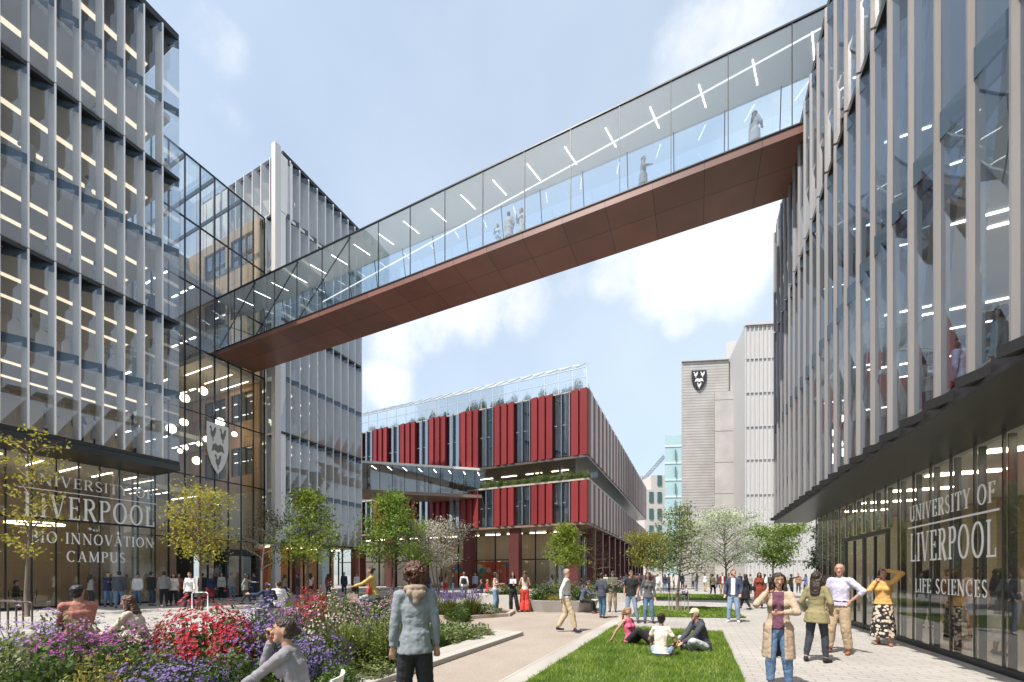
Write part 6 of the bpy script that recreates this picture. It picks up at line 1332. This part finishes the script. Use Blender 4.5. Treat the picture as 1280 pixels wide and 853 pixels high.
p=inside('person in a grey blazer and long white skirt inside the right lobby',1249,5.5,.03,60,1.74,'f',('longback','b'),(WHT,'short',.0,.012),('skirt',(0.58,0.53,0.45),.30,.20),over=((0.10,0.09,0.085),'blazer',.10,.026,(.06,.02)),handR=(.12,.32,-.26),handL=(-.10,.32,-.24))
held('tablet',p,INFO[p]['wr'][1]+V3((-.1,.10,.04)),(.26,.18,.012),'black tablet held by the person in the long white skirt','tablet',pbr('phone_black',(0,0,0)),(R(35),0,0))
inside('person in a pink shirt and denim shorts inside the right lobby',1221,6.4,.03,200,1.80,'m',('short','b'),((0.60,0.42,0.40),'short',.08,.02),('shorts',LJEAN,.02))
inside('person in a brown jumper and patterned trousers inside the right lobby',1187,5.9,.03,120,1.76,'m',('short','b'),((0.20,0.10,0.06),'long',.06,.02),tj((0.09,0.10,0.07),.03,))
inside('person in dark clothes at the back of the right lobby',1158,6.2,.03,30,1.74,'f',('bob','k'),(CHAR,'long',.08,.02),tj(CHAR))
# --- inside the left block, floor by floor
COAT=(0.56,0.55,0.53)
fl={'first':7.84,'second':11.7,'third':15.54,'fourth':19.5,'fifth':23.44}
cnt={}
for flo,px,sx in (('first',60,'m'),('first',98,'m'),('first',120,'f'),('first',168,'f'),('second',36,'f'),('second',66,'f'),('second',94,'m'),('second',128,'f'),('second',140,'m'),('second',171,'m'),('third',62,'f'),('third',92,'f'),('third',120,'f'),('third',190,'m'),('fourth',34,'m'),('fourth',64,'f'),('fourth',110,'f'),('fifth',66,'m'),('fifth',122,'f'),('fifth',208,'f')):
    x=-27.2; d=FP*x/(CS*(px-870)); i=sum(cnt.values()); n=cnt[flo]=cnt.get(flo,0)+1
    dark=(i*5)%4==1; o_=['first','second','third','fourth','fifth','sixth'][n-1]
    F('person in a %s, left block, %s upper floor, %s from the left'%('dark jumper' if dark else 'white lab coat',flo,o_),px,d,(37*px)%360,1.70+.03*(px%4),sx,('bob','k') if sx=='f' else ('short','k'),(CHAR if dark else COAT,'long',.06,.02),tj(CHAR),z=fl[flo],over=None if dark else (COAT,'coat',.42,.03,None),handR=(.1,.26,-.25),group='people inside the buildings')
# --- in the glazed link and on the terrace
for i,(px,h,c) in enumerate([(448,1.6,CHAR),(474,1.75,WHT),(493,1.68,GREY),(499,1.8,CHAR),(505,1.6,NAVY),(522,1.65,CHAR),(528,1.75,BLK),(534,1.7,CHAR),(555,1.8,BLK),(559,1.75,CHAR),(570,1.6,CHAR),(574,1.6,BLK),(591,1.6,GREY)]):
    s_=(px-447)/(598-447)*LNG+.9; q=Q(min(s_,LNG-.3),1.0,0); 
    dd=-q[0]*SN+q[1]*CS; 
    o_=['first','second','third','fourth','fifth','sixth','seventh','eighth','ninth','tenth','eleventh','twelfth','thirteenth'][i]
    F('small standing figure in the glazed link, %s from the left'%o_,px,dd,(71*i)%360,h,'f' if i%3==0 else 'm',('bob','k') if i%3==0 else ('short','k'),(c,'long',.08,.02),tj(CHAR),z=10.6,xy=(q[0],q[1]),group='people in the glazed link',**(walk if i%4==1 else {}))
for px,c,lb in ((668,CHAR,'left one of the pair on the red building terrace'),(675,BLK,'right one of the pair on the red building terrace')):
    F('dark-clothed person, '+lb,px,Yt:=44.5,60 if px<670 else -60,1.78,'m',('short','k'),(c,'long',.08,.02),tj(BLK),z=11.28,xy=(onY(px,41.2),41.2),group='people inside the buildings')
F('person in a white shirt at the lower window of the red building',708,44,20,1.78,'m',('short','k'),(WHT,'long',.06,.02),tj(CHAR),z=7.0,xy=(onY(708,YF+.25),YF+.25),group='people inside the buildings')
# --- sitting inside the left lobby at a table
for px,fc,lb in ((20,90,'left chair'),(37,-90,'right chair')):
    F('person sitting at the lobby table, '+lb,px,0.1+FP*-29.6/(CS*(px-870)),fc,1.72,'m' if fc>0 else 'f',('short','k'),((0.2,0.24,0.32) if fc<0 else CHAR,'long',.06,.02),tj(CHAR),z=.03,pz=.55,handR=(.1,.36,-.32),handL=(-.1,.36,-.32),footR=(.12,.44,.085),footL=(-.12,.44,.085),knR=(.1,.5,1),knL=(-.1,.5,1),group='people inside the buildings')

# ================================================================ THINGS PEOPLE CARRY OR RIDE
x,y=at(467,12.4); i=INFO[cyc]
bk=empty('bicycle',(x,y,0),'dark city bicycle ridden behind the flower bed, with a pale front basket','bicycle',None,i['rz'])
def lb(nm,m,fn,par=None):
    mb=MB(); fn(mb); me=bpy.data.meshes.new(nm); me.from_pydata([tuple(v) for v in mb.v],[],mb.f); me.materials.append(m); me.polygons.foreach_set('use_smooth',mb.sm)
    o=bpy.data.objects.new(nm,me); col.objects.link(o); o.parent=par or bk; WORLD[o]=WORLD[bk]; return o
bf=pbr('bicycle_frame',(0.03,0.05,0.05),.35,.3); rub=pbr('tyre_rubber',(0.015,0.015,0.015),.9); chrome=pbr('steel',(0,0,0))
for cy in (.58,-.50):
    ring=lambda r,n=24:[(0,cy+r*math.cos(2*math.pi*k/n),.34+r*math.sin(2*math.pi*k/n)) for k in range(n+1)]
    w=lb('wheel',chrome,lambda m:(m.tube(ring(.30),.010,6),[m.tube([(0,cy,.34),(0,cy+.3*math.cos(k*math.pi/8),.34+.3*math.sin(k*math.pi/8))],.002,4) for k in range(16)]))
    lb('tyre',rub,lambda m:m.tube(ring(.325),.018,8),w)
lb('frame',bf,lambda m:[m.tube(q,.016,8) for q in ([(0,-.50,.34),(0,-.02,.30)],[(0,-.02,.30),(0,-.16,.86)],[(0,-.02,.30),(0,.40,.78)],[(0,-.14,.76),(0,.38,.86)],[(0,-.50,.34),(0,-.15,.80)],[(0,.58,.34),(0,.42,.70),(0,.36,1.02)])])
lb('handlebar',chrome,lambda m:m.tube([(-.27,.26,1.06),(-.2,.38,1.08),(0,.37,1.03),(.2,.38,1.08),(.27,.26,1.06)],.012,8))
lb('saddle',rub,lambda m:(m.ball((0,-.20,.885),(.10,.13,.035),12,6),m.ball((0,-.06,.885),(.035,.12,.025),10,6)))
lb('pedal',rub,lambda m:(m.tube([(0,-.02,.30),(.09,.02,.17)],.012,6),m.box(.06,.16,-.02,.06,.155,.185),m.tube([(0,-.02,.30),(-.09,-.06,.43)],.012,6),m.box(-.16,-.06,-.10,-.02,.42,.45)))
lb('basket',pbr('wicker',(0.50,0.38,0.28),.9,0,.3,40,.5,80),lambda m:m.add([(-.17,.46,.80),(.17,.46,.80),(.15,.72,.80),(-.15,.72,.80),(-.2,.44,1.04),(.2,.44,1.04),(.18,.76,1.04),(-.18,.76,1.04)],[(0,3,2,1),(0,1,5,4),(1,2,6,5),(2,3,7,6),(3,0,4,7)]))
def bag(nm,lab,cat,root,c,size,m):
    mb=MB(); capsule(mb,(0,0,-size[2]*.22),size[0]/2,(0,0,size[2]*.22),size[0]/2*.92,size[1]/size[0]); mb.tube([(-size[0]*.3,0,size[2]*.5),(-size[0]*.2,0,size[2]*.85),(size[0]*.2,0,size[2]*.85),(size[0]*.3,0,size[2]*.5)],.012,6)
    me=bpy.data.meshes.new(nm); me.from_pydata([tuple(v) for v in mb.v],[],mb.f); me.materials.append(m); me.polygons.foreach_set('use_smooth',mb.sm)
    o=bpy.data.objects.new(nm,me); col.objects.link(o); o.location=wpos(root,c); o.rotation_euler=(0,0,INFO[root]['rz']); return tag(o,lab,cat)
bag('shoulder_bag','red shoulder bag at the side of the cyclist','bag',cyc,(-.22,.12,1.12),(.32,.14,.26),cloth((0.42,0.05,0.03)))
bag('backpack','black backpack on the back of the person in the white shirt by the lavender','backpack',bp,(0,-.21,1.22),(.32,.20,.46),cloth(BLK))
ppl={o['label']:o for o in INFO}
q=[o for o in INFO if 'rust-red coat' in o['label']][0]; bag('handbag','small black handbag of the person in the rust-red coat','bag',q,(.27,.08,.98),(.26,.12,.24),cloth(BLK))
q=[o for o in INFO if 'yellow bag' in o['label']][0]; bag('shoulder_bag','yellow bag on the back of the pointing person','bag',q,(.02,-.22,1.15),(.34,.16,.42),cloth((0.60,0.48,0.05)))
# lobby table and chairs
xt=-29.6; d1=FP*xt/(CS*(28-870)); yt=(d1+xt*SN)/CS
tb=empty('lobby_table',(xt,yt,.03),'small round cafe table between two seated people inside the left lobby','table')
mb=MB(); mb.tube([(xt,yt,.74),(xt,yt,.77)],.42,24,smooth=False); mb.build('tabletop',pbr('dark_timber',(0,0,0)),tb); mb=MB(); mb.tube([(xt,yt,.04),(xt,yt,.74)],.03,10); mb.tube([(xt,yt,.03),(xt,yt,.05)],.25,20,smooth=False); mb.build('stem',FRAME,tb)
for o in list(INFO):
    if 'lobby table' in o['label']:
        l=o.location; c=empty('cafe_chair',(l.x,l.y,.03),'dark cafe chair under the '+('left' if 'left' in o['label'] else 'right')+' person at the lobby table','chair',None,INFO[o]['rz'])
        for nm,fn in (('seat',lambda m:m.box(-.21,.21,-.21,.21,.42,.45)),('backrest',lambda m:m.box(-.2,.2,-.24,-.21,.5,.85)),('leg',lambda m:[m.tube([(a*.19,b*.19,0),(a*.19,b*.19,.42)],.012,6) for a in (-1,1) for b in (-1,1)])):
            mb=MB(); fn(mb); me=bpy.data.meshes.new(nm); me.from_pydata([tuple(v) for v in mb.v],[],mb.f); me.materials.append(FRAME); oo=bpy.data.objects.new(nm,me); col.objects.link(oo); oo.parent=c

# ---- bake the body and cloth meshes
bpy.context.view_layer.update()
dg=bpy.context.evaluated_depsgraph_get(); done=[]
for o in BAKE:
    me=bpy.data.meshes.new_from_object(o.evaluated_get(dg)); done.append((o,me))
for o,me in done:
    nm=o.data.name; old=o.data; o.modifiers.clear(); o.data=me; me.name=nm
for o,(w,y0) in OPEN:
    bm=bmesh.new(); bm.from_mesh(o.data)
    dele=[v for v in bm.verts if v.co.y>y0 and abs(v.co.x)<w*(1+.35*max(0,(1.0-v.co.z))) and v.co.z<1.47]
    bmesh.ops.delete(bm,geom=dele,context='VERTS'); bm.to_mesh(o.data); bm.free()
    s=o.modifiers.new('s','SOLIDIFY'); s.thickness=.014; s.offset=-1
# ================================================================ SUN, SKY, CAMERA
EL_,AZV=R(60),Vector((0.40,0.917,0)).normalized()      # direction the shadows fall
sd_=Vector((-AZV.x*math.cos(EL_),-AZV.y*math.cos(EL_),math.sin(EL_)))   # towards the sun
sl=bpy.data.lights.new('sun','SUN'); sl.energy=4.0; sl.angle=R(0.6); sl.color=(1.0,0.95,0.87)
so=bpy.data.objects.new('sun',sl); col.objects.link(so); so.rotation_euler=sd_.to_track_quat('Z','Y').to_euler()
w=bpy.data.worlds.new('World'); scene.world=w; w.use_nodes=True; nt=w.node_tree; N,Lk=nt.nodes,nt.links; N.clear()
out=N.new('ShaderNodeOutputWorld'); bg=N.new('ShaderNodeBackground'); Lk.new(bg.outputs[0],out.inputs[0]); bg.inputs[1].default_value=0.118
sky=N.new('ShaderNodeTexSky'); sky.sky_type='NISHITA'; sky.sun_disc=False; sky.sun_elevation=EL_; sky.sun_rotation=math.atan2(sd_.x,sd_.y); sky.air_density=1.0; sky.dust_density=1.6; sky.ozone_density=1.0
tc=N.new('ShaderNodeTexCoord'); nrm=N.new('ShaderNodeVectorMath'); nrm.operation='NORMALIZE'; Lk.new(tc.outputs['Generated'],nrm.inputs[0])
def M(op,a,b=None,c=None,clamp=False):
    n=N.new('ShaderNodeMath'); n.operation=op; n.use_clamp=clamp
    for i,v in enumerate((a,b,c)):
        if v is None: continue
        if isinstance(v,(int,float)): n.inputs[i].default_value=v
        else: Lk.new(v,n.inputs[i])
    return n.outputs[0]
n1=N.new('ShaderNodeTexNoise'); n1.inputs['Scale'].default_value=5.5; n1.inputs['Detail'].default_value=12; n1.inputs['Roughness'].default_value=.62; Lk.new(nrm.outputs[0],n1.inputs['Vector'])
n2=N.new('ShaderNodeTexNoise'); n2.inputs['Scale'].default_value=1.6; n2.inputs['Detail'].default_value=8; Lk.new(nrm.outputs[0],n2.inputs['Vector'])
def dirpx(px,py):
    r=(px-640)/FP; v=Vector((r*CS-SN,r*SN+CS,(718-py)/FP)); return v.normalized()
acc=None
for px,py,ro,amp in ((900,310,9,1),(830,335,7,.9),(950,280,7,1),(1010,230,8,1),(650,365,6,.95),(590,385,6,1),(540,400,6,.9),(500,430,5,.8),(490,480,4.5,.9),(850,400,3,.8),(875,75,6,.9),(930,45,7,.7),(960,180,7,.9),(265,50,3.5,.62),(285,150,2.5,.5),(700,330,5,.6),(780,320,6,.8)):
    dt=N.new('ShaderNodeVectorMath'); dt.operation='DOT_PRODUCT'; Lk.new(nrm.outputs[0],dt.inputs[0]); dt.inputs[1].default_value=dirpx(px,py)
    mr=N.new('ShaderNodeMapRange'); mr.interpolation_type='SMOOTHSTEP'; Lk.new(dt.outputs['Value'],mr.inputs[0]); mr.inputs[1].default_value=math.cos(R(ro)); mr.inputs[2].default_value=1.0; mr.inputs[4].default_value=amp
    acc=mr.outputs[0] if acc is None else M('MAXIMUM',acc,mr.outputs[0])
raw=M('ADD',M('MULTIPLY',acc,.62),M('MULTIPLY',M('SUBTRACT',n1.outputs['Fac'],.5),1.5))
cm_=N.new('ShaderNodeMapRange'); cm_.interpolation_type='SMOOTHSTEP'; Lk.new(raw,cm_.inputs[0]); cm_.inputs[1].default_value=.08; cm_.inputs[2].default_value=.95
thin=N.new('ShaderNodeMapRange'); Lk.new(n2.outputs['Fac'],thin.inputs[0]); thin.inputs[1].default_value=.3; thin.inputs[2].default_value=.75; thin.inputs[3].default_value=.38; thin.inputs[4].default_value=.66
mx1=N.new('ShaderNodeMix'); mx1.data_type='RGBA'; Lk.new(thin.outputs[0],mx1.inputs[0]); Lk.new(sky.outputs[0],mx1.inputs[6]); mx1.inputs[7].default_value=(4.75,5.45,6.0,1)
mx2=N.new('ShaderNodeMix'); mx2.data_type='RGBA'; Lk.new(cm_.outputs[0],mx2.inputs[0]); Lk.new(mx1.outputs[2],mx2.inputs[6]); mx2.inputs[7].default_value=(5.9,5.95,6.0,1)
Lk.new(mx2.outputs[2],bg.inputs[0])
cam=bpy.data.cameras.new('camera'); co=bpy.data.objects.new('camera',cam); col.objects.link(co); scene.camera=co
co.location=(0,0,EYE); co.rotation_euler=(R(90),0,TH); cam.sensor_fit='HORIZONTAL'; cam.sensor_width=36; cam.lens=36*FP/1280; cam.shift_y=(718-426.5)/1280; cam.clip_start=.05; cam.clip_end=2000
scene.view_settings.view_transform='Standard'; scene.view_settings.look='None'; scene.view_settings.gamma=1; scene.view_settings.exposure=0.82; scene.view_settings.use_curve_mapping=False
cy=scene.cycles; cy.use_denoising=True; cy.max_bounces=6; cy.diffuse_bounces=3; cy.glossy_bounces=3; cy.transmission_bounces=3; cy.transparent_max_bounces=28; cy.caustics_reflective=False; cy.caustics_refractive=False; cy.sample_clamp_indirect=4
try: cy.denoiser='OPENIMAGEDENOISE'
except Exception: pass
